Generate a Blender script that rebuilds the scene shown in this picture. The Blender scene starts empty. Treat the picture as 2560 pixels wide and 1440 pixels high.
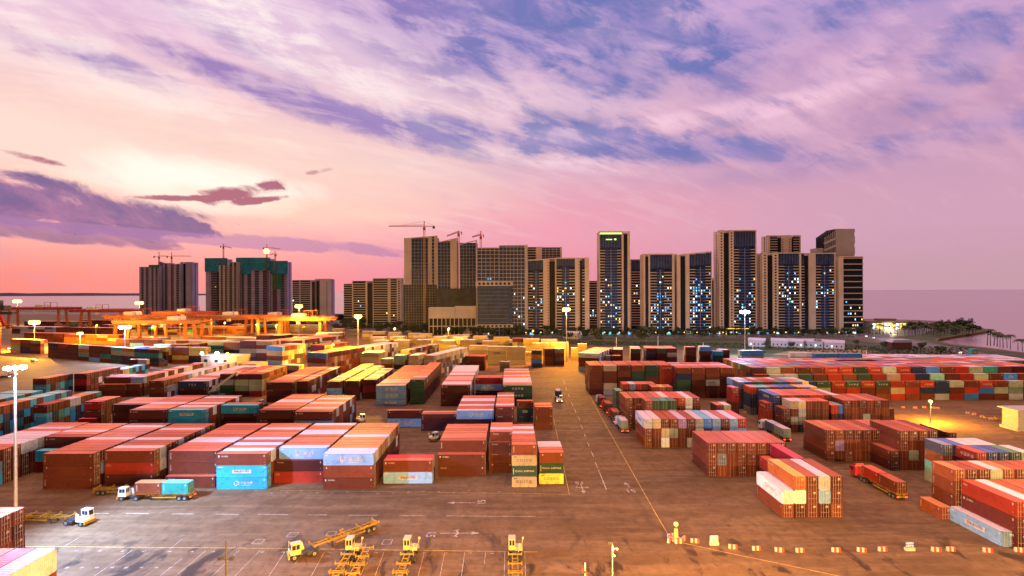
import bpy, math, random
from mathutils import Vector, Matrix
from mathutils.bvhtree import BVHTree
R = math.radians
HAZE = 0.0
sc = bpy.context.scene
COL = sc.collection
rnd = random.Random(7)

# ------------------------------------------------------------------ camera
H0, F, CY, ROLL = 48.0, 1370.0, 727.0, 0.0037
def P(px, py, h=0.0):
    """photo pixel -> the point of the place at height h"""
    a, b = (px-1280)/F, -(py-CY)/F
    c, s = math.cos(ROLL), math.sin(ROLL)
    X, Z = a*c+b*s, -a*s+b*c
    t = (h-H0)/Z
    return (X*t, t)
def PD(px, py, D):
    """photo pixel -> the point at distance D (x, z)"""
    a, b = (px-1280)/F, -(py-CY)/F
    c, s = math.cos(ROLL), math.sin(ROLL)
    return ((a*c+b*s)*D, H0+(-a*s+b*c)*D)
cam = bpy.data.cameras.new('camera'); camo = bpy.data.objects.new('camera', cam); COL.objects.link(camo)
c, s = math.cos(ROLL), math.sin(ROLL)
camo.matrix_world = Matrix(((c, s, 0, 0), (0, 0, -1, 0), (-s, c, 0, H0), (0, 0, 0, 1)))
cam.sensor_width = 36; cam.lens = F/2560*36; cam.shift_y = 7/2560
cam.clip_start = 0.5; cam.clip_end = 80000
sc.camera = camo
sc.view_settings.view_transform = 'Standard'; sc.view_settings.look = 'None'
sc.view_settings.exposure = 0.0; sc.view_settings.gamma = 1.0
try:
    sc.cycles.use_denoising = True; sc.cycles.max_bounces = 5; sc.cycles.diffuse_bounces = 2
    sc.cycles.glossy_bounces = 2; sc.cycles.sample_clamp_indirect = 4.0; sc.cycles.use_light_tree = True
    sc.cycles.caustics_reflective = False
except Exception: pass

# ------------------------------------------------------------------ node helpers
class V:
    """a float socket (or number) with operators"""
    def __init__(s, t, o): s.t, s.o = t, o
    def _m(s, op, *a, clamp=False):
        n = s.t.nodes.new('ShaderNodeMath'); n.operation = op; n.use_clamp = clamp
        for i, v in enumerate((s,)+a):
            if isinstance(v, V): s.t.links.new(v.o, n.inputs[i])
            else: n.inputs[i].default_value = v
        return V(s.t, n.outputs[0])
    def __add__(s, b): return s._m('ADD', b)
    def __sub__(s, b): return s._m('SUBTRACT', b)
    def __mul__(s, b): return s._m('MULTIPLY', b)
    def __truediv__(s, b): return s._m('DIVIDE', b)
    __radd__ = __add__; __rmul__ = __mul__
    def __rsub__(s, b): return (s*-1.0)+b
    def step(s, lo, hi):
        n = s.t.nodes.new('ShaderNodeMapRange'); n.interpolation_type = 'SMOOTHSTEP'
        s.t.links.new(s.o, n.inputs[0]); n.inputs[1].default_value = lo; n.inputs[2].default_value = hi
        return V(s.t, n.outputs[0])
    def f(s, op, *a, clamp=False): return s._m(op, *a, clamp=clamp)
def mixc(t, fac, a, b, mode='MIX'):
    n = t.nodes.new('ShaderNodeMix'); n.data_type = 'RGBA'; n.blend_type = mode
    def put(i, v):
        if isinstance(v, V): t.links.new(v.o, n.inputs[i])
        elif hasattr(v, 'links') or hasattr(v, 'is_linked'): t.links.new(v, n.inputs[i])
        elif isinstance(v, (int, float)): n.inputs[i].default_value = v
        else: n.inputs[i].default_value = (v[0], v[1], v[2], 1)
    put(0, fac); put(6, a); put(7, b)
    return n.outputs[2]
def comb(t, x, y, z):
    n = t.nodes.new('ShaderNodeCombineXYZ')
    for i, v in enumerate((x, y, z)):
        if isinstance(v, V): t.links.new(v.o, n.inputs[i])
        else: n.inputs[i].default_value = v
    return n.outputs[0]
def noise(t, vec, scale, detail=4, rough=0.55, dist=0.0, dim='3D'):
    n = t.nodes.new('ShaderNodeTexNoise'); n.noise_dimensions = dim
    if vec is not None: t.links.new(vec, n.inputs['Vector'])
    n.inputs['Scale'].default_value = scale; n.inputs['Detail'].default_value = detail
    n.inputs['Roughness'].default_value = rough; n.inputs['Distortion'].default_value = dist
    return V(t, n.outputs[0])
MATS = {}
def newmat(name):
    m = bpy.data.materials.new(name); m.use_nodes = True
    t = m.node_tree; b = t.nodes['Principled BSDF']
    MATS[name] = m
    return m, t, b
def mat(name, col, rough=0.6, metal=0.0, emit=None, es=1.0, var=0.12, scale=1.5, bump=0.0):
    m, t, b = newmat(name)
    b.inputs['Roughness'].default_value = rough; b.inputs['Metallic'].default_value = metal
    tc = t.nodes.new('ShaderNodeTexCoord')
    if emit:
        b.inputs['Emission Color'].default_value = (*emit, 1); b.inputs['Emission Strength'].default_value = es
        b.inputs['Base Color'].default_value = (*col, 1)
        return m
    n = noise(t, tc.outputs['Object'], scale, 5, 0.6)
    k = n.step(0.3, 0.7)
    lo = [c*(1-var) for c in col]; hi = [min(1, c*(1+var)) for c in col]
    t.links.new(mixc(t, k, lo, hi), b.inputs['Base Color'])
    if bump:
        bn = t.nodes.new('ShaderNodeBump'); bn.inputs['Strength'].default_value = bump
        t.links.new(n.o, bn.inputs['Height']); t.links.new(bn.outputs[0], b.inputs['Normal'])
    return m

# ------------------------------------------------------------------ mesh helpers
class MB:
    def __init__(s): s.v, s.f, s.m, s.uv = [], [], [], []
    def quad(s, pts, m=0):
        i = len(s.v); s.v += [tuple(p) for p in pts]; s.f.append(tuple(range(i, i+len(pts)))); s.m.append(m)
    def box(s, x0, x1, y0, y1, z0, z1, m=0, rz=0.0, o=(0, 0)):
        i = len(s.v); cs, sn = math.cos(rz), math.sin(rz)
        for z in (z0, z1):
            for x, y in ((x0, y0), (x1, y0), (x1, y1), (x0, y1)):
                s.v.append((o[0]+x*cs-y*sn, o[1]+x*sn+y*cs, z))
        for q in ((3, 2, 1, 0), (4, 5, 6, 7), (0, 1, 5, 4), (1, 2, 6, 5), (2, 3, 7, 6), (3, 0, 4, 7)):
            s.f.append(tuple(i+k for k in q)); s.m.append(m)
    def tube(s, a, b, r0, r1=None, n=8, m=0, cap=True):
        r1 = r0 if r1 is None else r1
        a, b = Vector(a), Vector(b); d = (b-a).normalized()
        u = d.orthogonal().normalized(); w = d.cross(u); i = len(s.v)
        for p, r in ((a, r0), (b, r1)):
            for k in range(n):
                an = 2*math.pi*k/n; s.v.append(tuple(p+u*math.cos(an)*r+w*math.sin(an)*r))
        for k in range(n):
            k2 = (k+1) % n; s.f.append((i+k, i+k2, i+n+k2, i+n+k)); s.m.append(m)
        if cap:
            s.f.append(tuple(i+k for k in range(n-1, -1, -1))); s.m.append(m)
            s.f.append(tuple(i+n+k for k in range(n))); s.m.append(m)
    def bar(s, a, b, w, h=None, m=0):
        h = w if h is None else h
        a, b = Vector(a), Vector(b); d = (b-a).normalized()
        up = Vector((0, 0, 1)) if abs(d.z) < 0.95 else Vector((0, 1, 0))
        u = d.cross(up).normalized()*w/2; q = u.cross(d).normalized()*h/2; i = len(s.v)
        for p in (a, b):
            for e in (-u-q, u-q, u+q, -u+q): s.v.append(tuple(p+e))
        for f in ((0, 1, 2, 3), (7, 6, 5, 4), (0, 4, 5, 1), (1, 5, 6, 2), (2, 6, 7, 3), (3, 7, 4, 0)):
            s.f.append(tuple(i+k for k in f)); s.m.append(m)
    def prism(s, prof, y0, y1, m=0):
        """profile in (x,z) swept along y"""
        n = len(prof); i = len(s.v)
        for y in (y0, y1):
            for x, z in prof: s.v.append((x, y, z))
        s.f.append(tuple(i+k for k in range(n))); s.m.append(m)
        s.f.append(tuple(i+n+k for k in range(n-1, -1, -1))); s.m.append(m)
        for k in range(n):
            k2 = (k+1) % n; s.f.append((i+k2, i+k, i+n+k, i+n+k2)); s.m.append(m)
    def sphere(s, c, r, n=10, m=0, sz=1.0):
        i = len(s.v); rings = n//2
        for a in range(rings+1):
            th = math.pi*a/rings
            for k in range(n):
                ph = 2*math.pi*k/n
                s.v.append((c[0]+r*math.sin(th)*math.cos(ph), c[1]+r*math.sin(th)*math.sin(ph), c[2]+r*sz*math.cos(th)))
        for a in range(rings):
            for k in range(n):
                k2 = (k+1) % n
                s.f.append((i+a*n+k, i+(a+1)*n+k, i+(a+1)*n+k2, i+a*n+k2)); s.m.append(m)
    def mesh(s, name, mats):
        me = bpy.data.meshes.new(name); me.from_pydata(s.v, [], s.f)
        for mm in mats: me.materials.append(mm)
        me.polygons.foreach_set('material_index', s.m); me.update()
        return me
    def build(s, name, mats, parent=None, loc=None, rz=None):
        if not isinstance(mats, (list, tuple)): mats = [mats]
        return put(name, s.mesh(name, mats), parent, loc, rz)
def put(name, me, parent=None, loc=None, rz=None, color=None):
    o = bpy.data.objects.new(name, me); COL.objects.link(o)
    if parent: o.parent = parent
    if loc: o.location = loc
    if rz is not None: o.rotation_euler = (0, 0, rz)
    if color: o.color = (*color, 1)
    return o
def tag(o, label=None, cat=None, group=None, kind=None):
    if label: o['label'] = label
    if cat: o['category'] = cat
    if group: o['group'] = group
    if kind: o['kind'] = kind
    return o
def thing(name, label, cat, loc=(0, 0, 0), rz=0.0, group=None):
    o = bpy.data.objects.new(name, None); COL.objects.link(o); o.location = loc; o.rotation_euler = (0, 0, rz)
    o.empty_display_size = 1
    return tag(o, label, cat, group)
def copy_tree(o, parent=None):
    c = o.copy(); COL.objects.link(c); c.parent = parent
    for ch in [x for x in o.children]: copy_tree(ch, c)
    return c
ORD = 'first second third fourth fifth sixth seventh eighth ninth tenth eleventh twelfth thirteenth fourteenth fifteenth sixteenth seventeenth eighteenth nineteenth twentieth'.split()
ORD += ['twenty-'+w for w in ORD[:9]]+['thirtieth']+['thirty-'+w for w in ORD[:9]]

# ------------------------------------------------------------------ plain materials
M_white = mat('white_paint', (0.75, 0.75, 0.73), 0.4)
M_mark = mat('road_paint', (0.38, 0.34, 0.31), 0.7, var=0.5, scale=0.8)
M_fade = mat('faded_road_paint', (0.33, 0.27, 0.23), 0.8, var=0.5, scale=1.6)
M_markY = mat('yellow_road_paint', (0.48, 0.30, 0.06), 0.7, var=0.45, scale=0.8)
M_navyp = mat('navy_paint', (0.02, 0.03, 0.08), 0.5)
M_steel = mat('galvanised_steel', (0.42, 0.42, 0.42), 0.35, 0.6)
M_rubber = mat('tyre_rubber', (0.02, 0.02, 0.02), 0.8)
M_dark = mat('dark_metal', (0.035, 0.035, 0.04), 0.5)
M_chas = mat('chassis_yellow', (0.30, 0.165, 0.015), 0.5, var=0.3, scale=0.8)
M_glass = mat('vehicle_glass', (0.02, 0.03, 0.04), 0.08)
M_tail = mat('tail_light', (0.5, 0.02, 0.02), 0.3, emit=(1, 0.03, 0.02), es=14)
M_head = mat('head_light', (0.8, 0.8, 0.8), 0.3, emit=(1, 0.95, 0.85), es=10)
M_sod = mat('sodium_lamp', (0.8, 0.6, 0.3), 0.3, emit=(1.0, 0.58, 0.10), es=6)
M_cold = mat('cold_lamp', (0.8, 0.8, 0.9), 0.3, emit=(0.78, 0.9, 1.0), es=40)
M_conc = mat('concrete', (0.36, 0.34, 0.31), 0.85, var=0.2)
M_redp = mat('barrier_red', (0.55, 0.05, 0.02), 0.5)
M_bar = mat('barrier_white', (0.42, 0.40, 0.38), 0.5)
M_blue = mat('sign_blue', (0.02, 0.09, 0.42), 0.5)
M_orange = mat('crane_orange', (0.42, 0.13, 0.03), 0.5, var=0.2, scale=0.4)
M_crred = mat('crane_red', (0.36, 0.035, 0.02), 0.5, var=0.2, scale=0.4)
M_cabin = mat('cabin_white', (0.68, 0.66, 0.62), 0.5)
M_green = mat('machine_green', (0.02, 0.08, 0.05), 0.5)
# ------------------------------------------------------------------ sky (world)
w = bpy.data.worlds.new('World'); sc.world = w; w.use_nodes = True
t = w.node_tree; bg = t.nodes['Background']
tc = t.nodes.new('ShaderNodeTexCoord'); sx = t.nodes.new('ShaderNodeSeparateXYZ')
t.links.new(tc.outputs['Generated'], sx.inputs[0])
X, Y, Z = (V(t, sx.outputs[i]) for i in range(3))
az = X.f('ARCTAN2', Y); el = Z.f('ARCSINE')
def ae(px, py):
    return math.atan((px-1280)/F), math.atan((727-py)/math.hypot(F, px-1280))
AZd = az*(180/math.pi); ELd = el*(180/math.pi)
# cloud noises: streets running down to the right, broken into soft lumps
kp = (Z.f('MAXIMUM', 0.0)+0.30)
cx_, cy_ = X/kp, Y/kp
wv = comb(t, cx_*0.9+cy_*0.45, cy_*1.5-cx_*0.5, 0.0)
nA = noise(t, wv, 1.5, 6, 0.60, 0.35)
wv2 = comb(t, az*5.2+el*2.0, el*12.0+az*3.0, 3.0)
nB = noise(t, wv2, 1.0, 6, 0.60, 0.6)
wv3 = comb(t, az*13.0+el*3.0, el*24.0+az*4.0, 7.0)
nC = noise(t, wv3, 1.0, 5, 0.62, 0.5)
wv4 = comb(t, cx_*1.2+cy_*0.5, cy_*5.5-cx_*3.0, 11.0)
nS = noise(t, wv4, 2.2, 5, 0.65, 0.25)                    # fine combed streaks
def blob(px, py, rx, ry, rot=0.0, warp=0.0, lo=0.25, hi=1.0, p=1.0):
    """soft elliptical patch of sky round the direction of a photo point, radii in photo pixels"""
    a0, e0 = ae(px, py); k = 1/F*math.cos(a0)**1.0
    u = (az-a0)/k; v = (el-e0)*(F/math.cos(a0))*1.0
    cs, sn = math.cos(R(rot)), math.sin(R(rot))
    uu = (u*cs+v*sn)*(1/rx); vv = (v*cs-u*sn)*(1/ry)
    d = uu*uu+vv*vv
    if warp: d = d+(nC-0.5)*warp*4.0+(nB-0.5)*warp*4.0
    return (1.0-d).step(0.0, hi)
side = AZd.step(-38, 34)                       # 0 left, 1 right
hz = mixc(t, AZd.step(-44, -4), (0.90, 0.26, 0.24), (0.86, 0.28, 0.37))
hz = mixc(t, AZd.step(2, 38), hz, (0.59, 0.34, 0.41))
lo1 = mixc(t, AZd.step(-30, 6), (1.0, 0.50, 0.46), (0.88, 0.36, 0.46))
lo1 = mixc(t, AZd.step(0, 38), lo1, (0.64, 0.36, 0.49))
mid = mixc(t, side, (1.0, 0.66, 0.64), (0.60, 0.33, 0.50))
top = mixc(t, side, (0.80, 0.52, 0.74), (0.45, 0.31, 0.62))
g = mixc(t, ELd.step(0.5, 6.5), hz, lo1)
g = mixc(t, ELd.step(7, 14), g, mid)
g = mixc(t, ELd.step(15, 26), g, top)
g = mixc(t, (nC.step(0.48, 0.75))*(1.0-ELd.step(5, 13))*0.25, g, (0.62, 0.30, 0.48))
blue = mixc(t, nC.step(0.35, 0.65), (0.145, 0.18, 0.47), (0.27, 0.22, 0.54))
blue = mixc(t, AZd.step(4, -22), blue, (0.33, 0.21, 0.52))
hi_el = ELd.step(8.5, 14)
amt = (blob(1330, 40, 420, 120, 0, .25)+blob(1050, 110, 330, 90, -18, .3)*0.6+blob(1560, 150, 330, 170, 35, .3)*0.9+blob(800, 270, 480, 40, -13, 0.35)*0.9+blob(1120, 320, 260, 38, -10, .35)*0.8
       +blob(1640, 370, 560, 48, -6, 0.3)*0.85+blob(2150, 400, 520, 50, 6, 0.35)*0.55+blob(280, 165, 220, 40, -10, 0.4)*0.7+blob(2040, 30, 420, 70, 4, 0.35)*0.8+blob(2420, 130, 180, 90, 40, 0.4)*0.75
       +blob(1850, 150, 160, 90, 40, .35)*0.5+blob(60, 100, 240, 36, -12, 0.4)*0.5+blob(520, 60, 260, 30, -22, .4)*0.4+blob(1950, 250, 300, 30, 15, .4)*0.4)
gap = (nA*0.3+nB*0.35+nS*0.35).step(0.56, 0.42)
amt = (amt*(gap*0.42+0.72)+gap*0.20).f('MINIMUM', 1.0)
g = mixc(t, amt*hi_el*0.95, g, blue)
bright = mixc(t, AZd.step(-30, 26), (1.02, 0.89, 0.86), (0.92, 0.57, 0.72))
wm = (nA*0.2+nB*0.25+nC*0.30+nS*0.25).step(0.45, 0.58)
streak = (blob(700, 90, 760, 95, -20, 0.35)*1.0+blob(1130, 220, 420, 60, -22, .35)*0.9+blob(120, 60, 420, 60, -14, 0.4)*0.6+blob(420, 250, 600, 50, -10, 0.35)*0.5+blob(1800, 290, 620, 36, 4, 0.4)*0.8+blob(1480, 415, 460, 28, -8, 0.35)*0.8
          +blob(2120, 190, 420, 90, 28, 0.5)*0.55+blob(1450, 250, 320, 50, -10, .4)*0.5+blob(1690, 60, 160, 60, 40, .4)*0.5+blob(700, 350, 700, 40, -8, 0.3)*0.45)
g = mixc(t, ((wm*0.30+streak*(0.25+wm*0.75))*(1.0-amt*0.45)).f('MINIMUM', 1.0)*hi_el*0.92, g, bright)
g = mixc(t, (nS*0.5+nC*0.5).step(0.54, 0.68)*ELd.step(7, 12)*0.30, g, mixc(t, side, (0.60, 0.36, 0.66), (0.34, 0.24, 0.56)))
g = mixc(t, (nS*0.6+nB*0.4).step(0.50, 0.62)*(ELd.step(4, 7)*(1.0-ELd.step(11, 16)))*0.35, g, mixc(t, side, (1.0, 0.74, 0.70), (0.80, 0.44, 0.56)))
# afterglow
g = mixc(t, blob(600, 410, 900, 170, -5, .1)*0.65, g, (1.0, 0.70, 0.58))
g = mixc(t, blob(160, 370, 560, 90, -5, .25)*0.6, g, (1.0, 0.76, 0.66))
g = mixc(t, blob(500, 458, 330, 80, -2, .22)*0.95, g, (1.16, 0.98, 0.86))
g = mixc(t, blob(760, 520, 420, 36, -3, 0.3)*0.4, g, (1.0, 0.66, 0.50))
# violet cloud banks over the sunset, with a glowing upper rim
g = mixc(t, blob(60, 452, 400, 60, -10, 0.75, hi=0.8)*0.5, g, (1.15, 0.72, 0.55))
dk = mixc(t, (nC*0.6+nB*0.4).step(0.40, 0.62), (0.125, 0.085, 0.29), (0.40, 0.17, 0.36))
bank = blob(40, 482, 450, 70, -8, 0.75, hi=0.75)+blob(210, 540, 310, 40, -4, 0.75, hi=0.7)+blob(20, 560, 470, 30, -5, 0.5, hi=0.5)*0.8
g = mixc(t, (bank*0.92).f('MINIMUM', 0.92), g, dk)
g = mixc(t, (blob(450, 592, 560, 16, -3.5, 0.5, hi=0.6)+blob(780, 612, 240, 20, -4, 0.5, hi=0.6)).f('MINIMUM', 1.0)*0.65, g, (0.42, 0.20, 0.44))
g = mixc(t, (blob(615, 478, 105, 20, 14, 1.4, hi=1.6)+blob(690, 455, 50, 18, 22, 1.4, hi=1.5)+blob(440, 492, 120, 8, 3, 0.9, hi=0.9)+blob(645, 498, 70, 9, 10, 0.9, hi=0.9)+blob(90, 392, 90, 12, -8, 0.9, hi=0.9)+blob(790, 428, 34, 8, 12, 0.9, hi=0.9)*0.6).f('MINIMUM', 1.0)*0.95, g, (0.40, 0.11, 0.19))
# below the horizon, overhead and behind the camera (only seen by the light it gives)
zen = ELd.step(46, 76)
g = mixc(t, zen, g, (4.8, 2.6, 2.05))
back = (Y*-1.0).step(-0.15, 0.4)*(1.0-ELd.step(52, 74))
g = mixc(t, back, g, mixc(t, ELd.step(14, 34), (0.34, 0.20, 0.14), (0.13, 0.065, 0.05)))
sky = t.nodes.new('ShaderNodeTexSky'); sky.sky_type = 'NISHITA'; sky.sun_disc = False
sky.sun_elevation = R(1.5); sky.sun_rotation = R(-29.6); sky.altitude = 0
sk = t.nodes.new('ShaderNodeVectorMath'); sk.operation = 'SCALE'; t.links.new(sky.outputs[0], sk.inputs[0]); sk.inputs[3].default_value = 0.005
ad = t.nodes.new('ShaderNodeVectorMath'); ad.operation = 'ADD'
t.links.new(g, ad.inputs[0]); t.links.new(sk.outputs[0], ad.inputs[1])
t.links.new(ad.outputs[0], bg.inputs[0]); bg.inputs[1].default_value = 1.0
w.cycles.sampling_method = 'MANUAL'; w.cycles.sample_map_resolution = 512

sun = bpy.data.lights.new('sun', 'SUN'); sun.energy = 0.05; sun.angle = R(45); sun.color = (1.0, 0.55, 0.38)
so = bpy.data.objects.new('sun', sun); COL.objects.link(so)
sd = Vector((math.sin(R(-29.6))*math.cos(R(9)), math.cos(R(-29.6))*math.cos(R(9)), math.sin(R(9))))
so.rotation_euler = sd.to_track_quat('Z', 'Y').to_euler()

# ------------------------------------------------------------------ ground, water
from mathutils.geometry import tessellate_polygon
def sheet(name, pts, z, m, kind='structure', depth=0.0):
    tri = tessellate_polygon([[Vector((x, y, 0)) for x, y in pts]])
    mb = MB(); mb.v = [(x, y, z) for x, y in pts]
    for f in tri:
        a, b, c_ = (Vector((*pts[i], 0)) for i in f)
        f = f if (b-a).cross(c_-a).z > 0 else f[::-1]
        mb.f.append(tuple(f)); mb.m.append(0)
    if depth:
        n = len(pts)
        area = sum(pts[i][0]*pts[(i+1) % n][1]-pts[(i+1) % n][0]*pts[i][1] for i in range(n))
        for i in range(n):
            a, b = pts[i], pts[(i+1) % n]
            q = [(*a, z), (*a, z-depth), (*b, z-depth), (*b, z)]
            mb.quad(q if area > 0 else q[::-1])
    o = mb.build(name, m)
    if kind: o['kind'] = kind
    return o
# worn yard paving: patches, tyre dirt and joints of its own
m, t, b = newmat('yard_paving')
tc = t.nodes.new('ShaderNodeTexCoord'); ob = tc.outputs['Object']
sx = t.nodes.new('ShaderNodeSeparateXYZ'); t.links.new(ob, sx.inputs[0])
x, y = V(t, sx.outputs[0]), V(t, sx.outputs[1])
n1 = noise(t, ob, 0.035, 6, 0.6); n2 = noise(t, ob, 0.45, 6, 0.7)
n3 = noise(t, comb(t, x*0.035, y*0.30, 1.0), 1.0, 6, 0.65, 0.4)     # tyre polish along the cross lane
n3b = noise(t, comb(t, x*0.42, y*0.03, 4.0), 1.0, 5, 0.65, 0.3)     # and along the road
n4 = noise(t, comb(t, x*0.22, y*0.11, 2.0), 1.0, 4, 0.6, 0.6); n5 = noise(t, ob, 0.9, 3, 0.6)
col = mixc(t, n1.step(0.35, 0.65), (0.105, 0.059, 0.029), (0.160, 0.092, 0.046))
col = mixc(t, n3.step(0.42, 0.62)*0.55, col, (0.215, 0.132, 0.074))
col = mixc(t, n3b.step(0.55, 0.70)*0.45, col, (0.075, 0.045, 0.028))
near = y.step(112, 98)                                              # the parking bays carry the most spilt oil
col = mixc(t, n4.step(0.54, 0.66)*(near*0.65+0.22), col, (0.026, 0.016, 0.012))
col = mixc(t, n5.step(0.66, 0.74)*0.6, col, (0.03, 0.02, 0.015))
col = mixc(t, n2.step(0.40, 0.72)*0.5, col, (0.060, 0.036, 0.022))
col = mixc(t, n2.step(0.34, 0.26)*0.35, col, (0.26, 0.18, 0.12))
t.links.new(col, b.inputs['Base Color'])
t.links.new((n2*0.3+0.6).o, b.inputs['Roughness']); b.inputs['Specular IOR Level'].default_value = 0.12
bn = t.nodes.new('ShaderNodeBump'); bn.inputs['Strength'].default_value = 0.25; bn.inputs['Distance'].default_value = 0.05
t.links.new(noise(t, ob, 3.0, 4).o, bn.inputs['Height']); t.links.new(bn.outputs[0], b.inputs['Normal'])
M_yard = m
shore = [P(*q) for q in [(-700, 782), (0, 773), (320, 771), (600, 781), (900, 788), (1300, 793), (1700, 797), (2160, 797), (2290, 800),
         (2380, 804), (2440, 812), (2472, 826), (2440, 832), (2400, 838), (2350, 846), (2342, 852), (2380, 860), (2470, 869), (2560, 881), (2700, 899), (2900, 930)]]
ground = sheet('ground', shore+[(900, 150), (900, -400), (-1500, -400), (-2400, 400)], 0.0, M_yard, depth=4.0)
m, t, b = newmat('sea_water')
tc = t.nodes.new('ShaderNodeTexCoord'); ob = tc.outputs['Object']
b.inputs['Base Color'].default_value = (0.24, 0.17, 0.20, 1); b.inputs['Roughness'].default_value = 0.22; b.inputs['IOR'].default_value = 1.33
b.inputs['Specular IOR Level'].default_value = 0.9
mp = t.nodes.new('ShaderNodeMapping'); mp.inputs['Scale'].default_value = (0.02, 0.09, 1); t.links.new(ob, mp.inputs[0])
n = noise(t, mp.outputs[0], 1.0, 6, 0.6, 0.3)
bn = t.nodes.new('ShaderNodeBump'); bn.inputs['Strength'].default_value = 0.35; bn.inputs['Distance'].default_value = 1.2
t.links.new(n.o, bn.inputs['Height']); t.links.new(bn.outputs[0], b.inputs['Normal'])
mb = MB(); mb.quad([(-60000, 200, -2.5), (60000, 200, -2.5), (60000, 60000, -2.5), (-60000, 60000, -2.5)])
tag(mb.build('sea', m), kind='structure')
M_hill = mat('far_land', (0.05, 0.035, 0.075), 0.9)
def ridge(px0, px1, ytops, ybase, D, name):
    n = len(ytops); mb = MB()
    for i in range(n-1):
        xa, za = PD(px0+(px1-px0)*i/(n-1), ytops[i], D); xb, zb = PD(px0+(px1-px0)*(i+1)/(n-1), ytops[i+1], D)
        mb.quad([(xa, D-60, -3), (xb, D-60, -3), (xb, D, zb), (xa, D, za)])
        mb.quad([(xa, D, za), (xb, D, zb), (xb, D+300, -3), (xa, D+300, -3)])
    return tag(mb.build(name, M_hill), kind='structure')
ridge(-120, 600, [733.6, 733.4, 733, 732, 733.4, 732.6, 732.8, 732.4, 733, 733.4, 733.2, 733.8, 734.2, 734.4, 735.2, 736.6], 738.7, 8200, 'hills')
ridge(2488, 2760, [739, 736.4, 735.6, 735.8, 735.2, 735.6], 740, 5000, 'hills')
# greens and roads beyond the yard
m, t, b = newmat('rough_grass')
tc = t.nodes.new('ShaderNodeTexCoord'); ob = tc.outputs['Object']
n1 = noise(t, ob, 0.05, 6, 0.65); n2 = noise(t, ob, 0.5, 5, 0.7)
col = mixc(t, n1.step(0.42, 0.62), (0.016, 0.030, 0.009), (0.05, 0.062, 0.016))
col = mixc(t, n2.step(0.55, 0.72)*0.6, col, (0.08, 0.055, 0.028))
t.links.new(col, b.inputs['Base Color']); b.inputs['Roughness'].default_value = 0.9
M_grass = m
M_asph = mat('city_asphalt', (0.075, 0.07, 0.072), 0.6, var=0.3, scale=0.05)
M_earth = mat('bare_earth', (0.26, 0.155, 0.085), 0.9, var=0.35, scale=0.08)
sheet('city_ground', [P(*q) for q in [(-700, 786), (0, 779), (600, 786), (900, 792), (1300, 797), (1700, 801), (2160, 801), (2290, 803), (2370, 808), (2300, 838), (2190, 846), (1840, 851), (1400, 845), (1100, 830), (830, 818), (840, 800), (300, 786)]], 0.006, M_asph)
sheet('grass_field', [P(*q) for q in [(1010, 826), (1440, 843), (1840, 847), (2120, 848), (2180, 856), (2260, 862), (2330, 872), (2420, 893), (2500, 910), (2200, 905), (1860, 890), (1700, 874), (1440, 862), (1180, 846), (1000, 832)]], 0.012, M_grass)
sheet('bare_ground', [P(*q) for q in [(1930, 886), (1975, 877), (2080, 874), (2150, 874), (2200, 880), (2050, 893)]], 0.018, M_earth)
sheet('coast_verge', [P(*q) for q in [(2230, 842), (2300, 838), (2372, 808), (2435, 813), (2468, 826), (2400, 836), (2343, 846), (2335, 852), (2378, 862), (2470, 872), (2560, 884), (2800, 918), (2800, 925), (2560, 899), (2400, 872), (2300, 850)]], 0.012, M_grass)
def strip(name, pts, wd, z, m, kind='structure'):
    """a band of constant width along a line of ground points"""
    L, Rr = [], []
    for i, p in enumerate(pts):
        a = Vector(pts[max(0, i-1)]); c2 = Vector(pts[min(len(pts)-1, i+1)]); d = (c2-a).normalized(); nn = Vector((-d.y, d.x))*wd/2
        L.append(Vector(p)+nn); Rr.append(Vector(p)-nn)
    mb = MB()
    for i in range(len(pts)-1): mb.quad([(*Rr[i], z), (*Rr[i+1], z), (*L[i+1], z), (*L[i], z)])
    o = mb.build(name, m)
    if kind: o['kind'] = kind
    return o
road_c = [P(*q) for q in [(2120, 841), (2190, 846), (2250, 851), (2310, 860), (2380, 873), (2450, 888), (2520, 902), (2640, 925), (2800, 955)]]
strip('coast_road', road_c, 20, 0.020, M_asph)
for dx in (-9.2, 9.2, 0):
    pts = [(a+dx*0.55, b2+dx*0.83) for a, b2 in road_c]
    strip('road_marking', pts, 0.35, 0.026, M_mark)
strip('boulevard', [P(*q) for q in [(830, 822), (1100, 833), (1400, 842), (1700, 845), (1950, 846), (2120, 844)]], 11, 0.024, M_asph)
# ------------------------------------------------------------------ containers
PAL = dict(brown=(0.27, 0.062, 0.033), rust=(0.34, 0.085, 0.035), maroon=(0.17, 0.030, 0.030), red=(0.48, 0.045, 0.025),
           crimson=(0.42, 0.018, 0.035), orange=(0.52, 0.15, 0.035), cream=(0.54, 0.46, 0.32), white=(0.60, 0.68, 0.84), sage=(0.26, 0.33, 0.26),
           green=(0.022, 0.062, 0.045), teal=(0.02, 0.22, 0.19), cyan=(0.025, 0.33, 0.66), blue=(0.03, 0.13, 0.48), navy=(0.015, 0.030, 0.10),
           slate=(0.10, 0.12, 0.20), azure=(0.16, 0.31, 0.62), yellow=(0.60, 0.47, 0.10), purple=(0.20, 0.13, 0.36), mint=(0.18, 0.46, 0.34), grey=(0.32, 0.34, 0.42))
CNAME = dict(brown='rust brown', rust='orange brown', maroon='dark maroon', red='bright red', crimson='crimson', orange='orange', cream='cream', white='white',
             sage='sage green', green='dark green', teal='teal', cyan='sky blue', blue='royal blue', navy='navy', slate='slate blue', azure='pale blue',
             yellow='yellow', purple='purple', mint='mint green', grey='grey')
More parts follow.
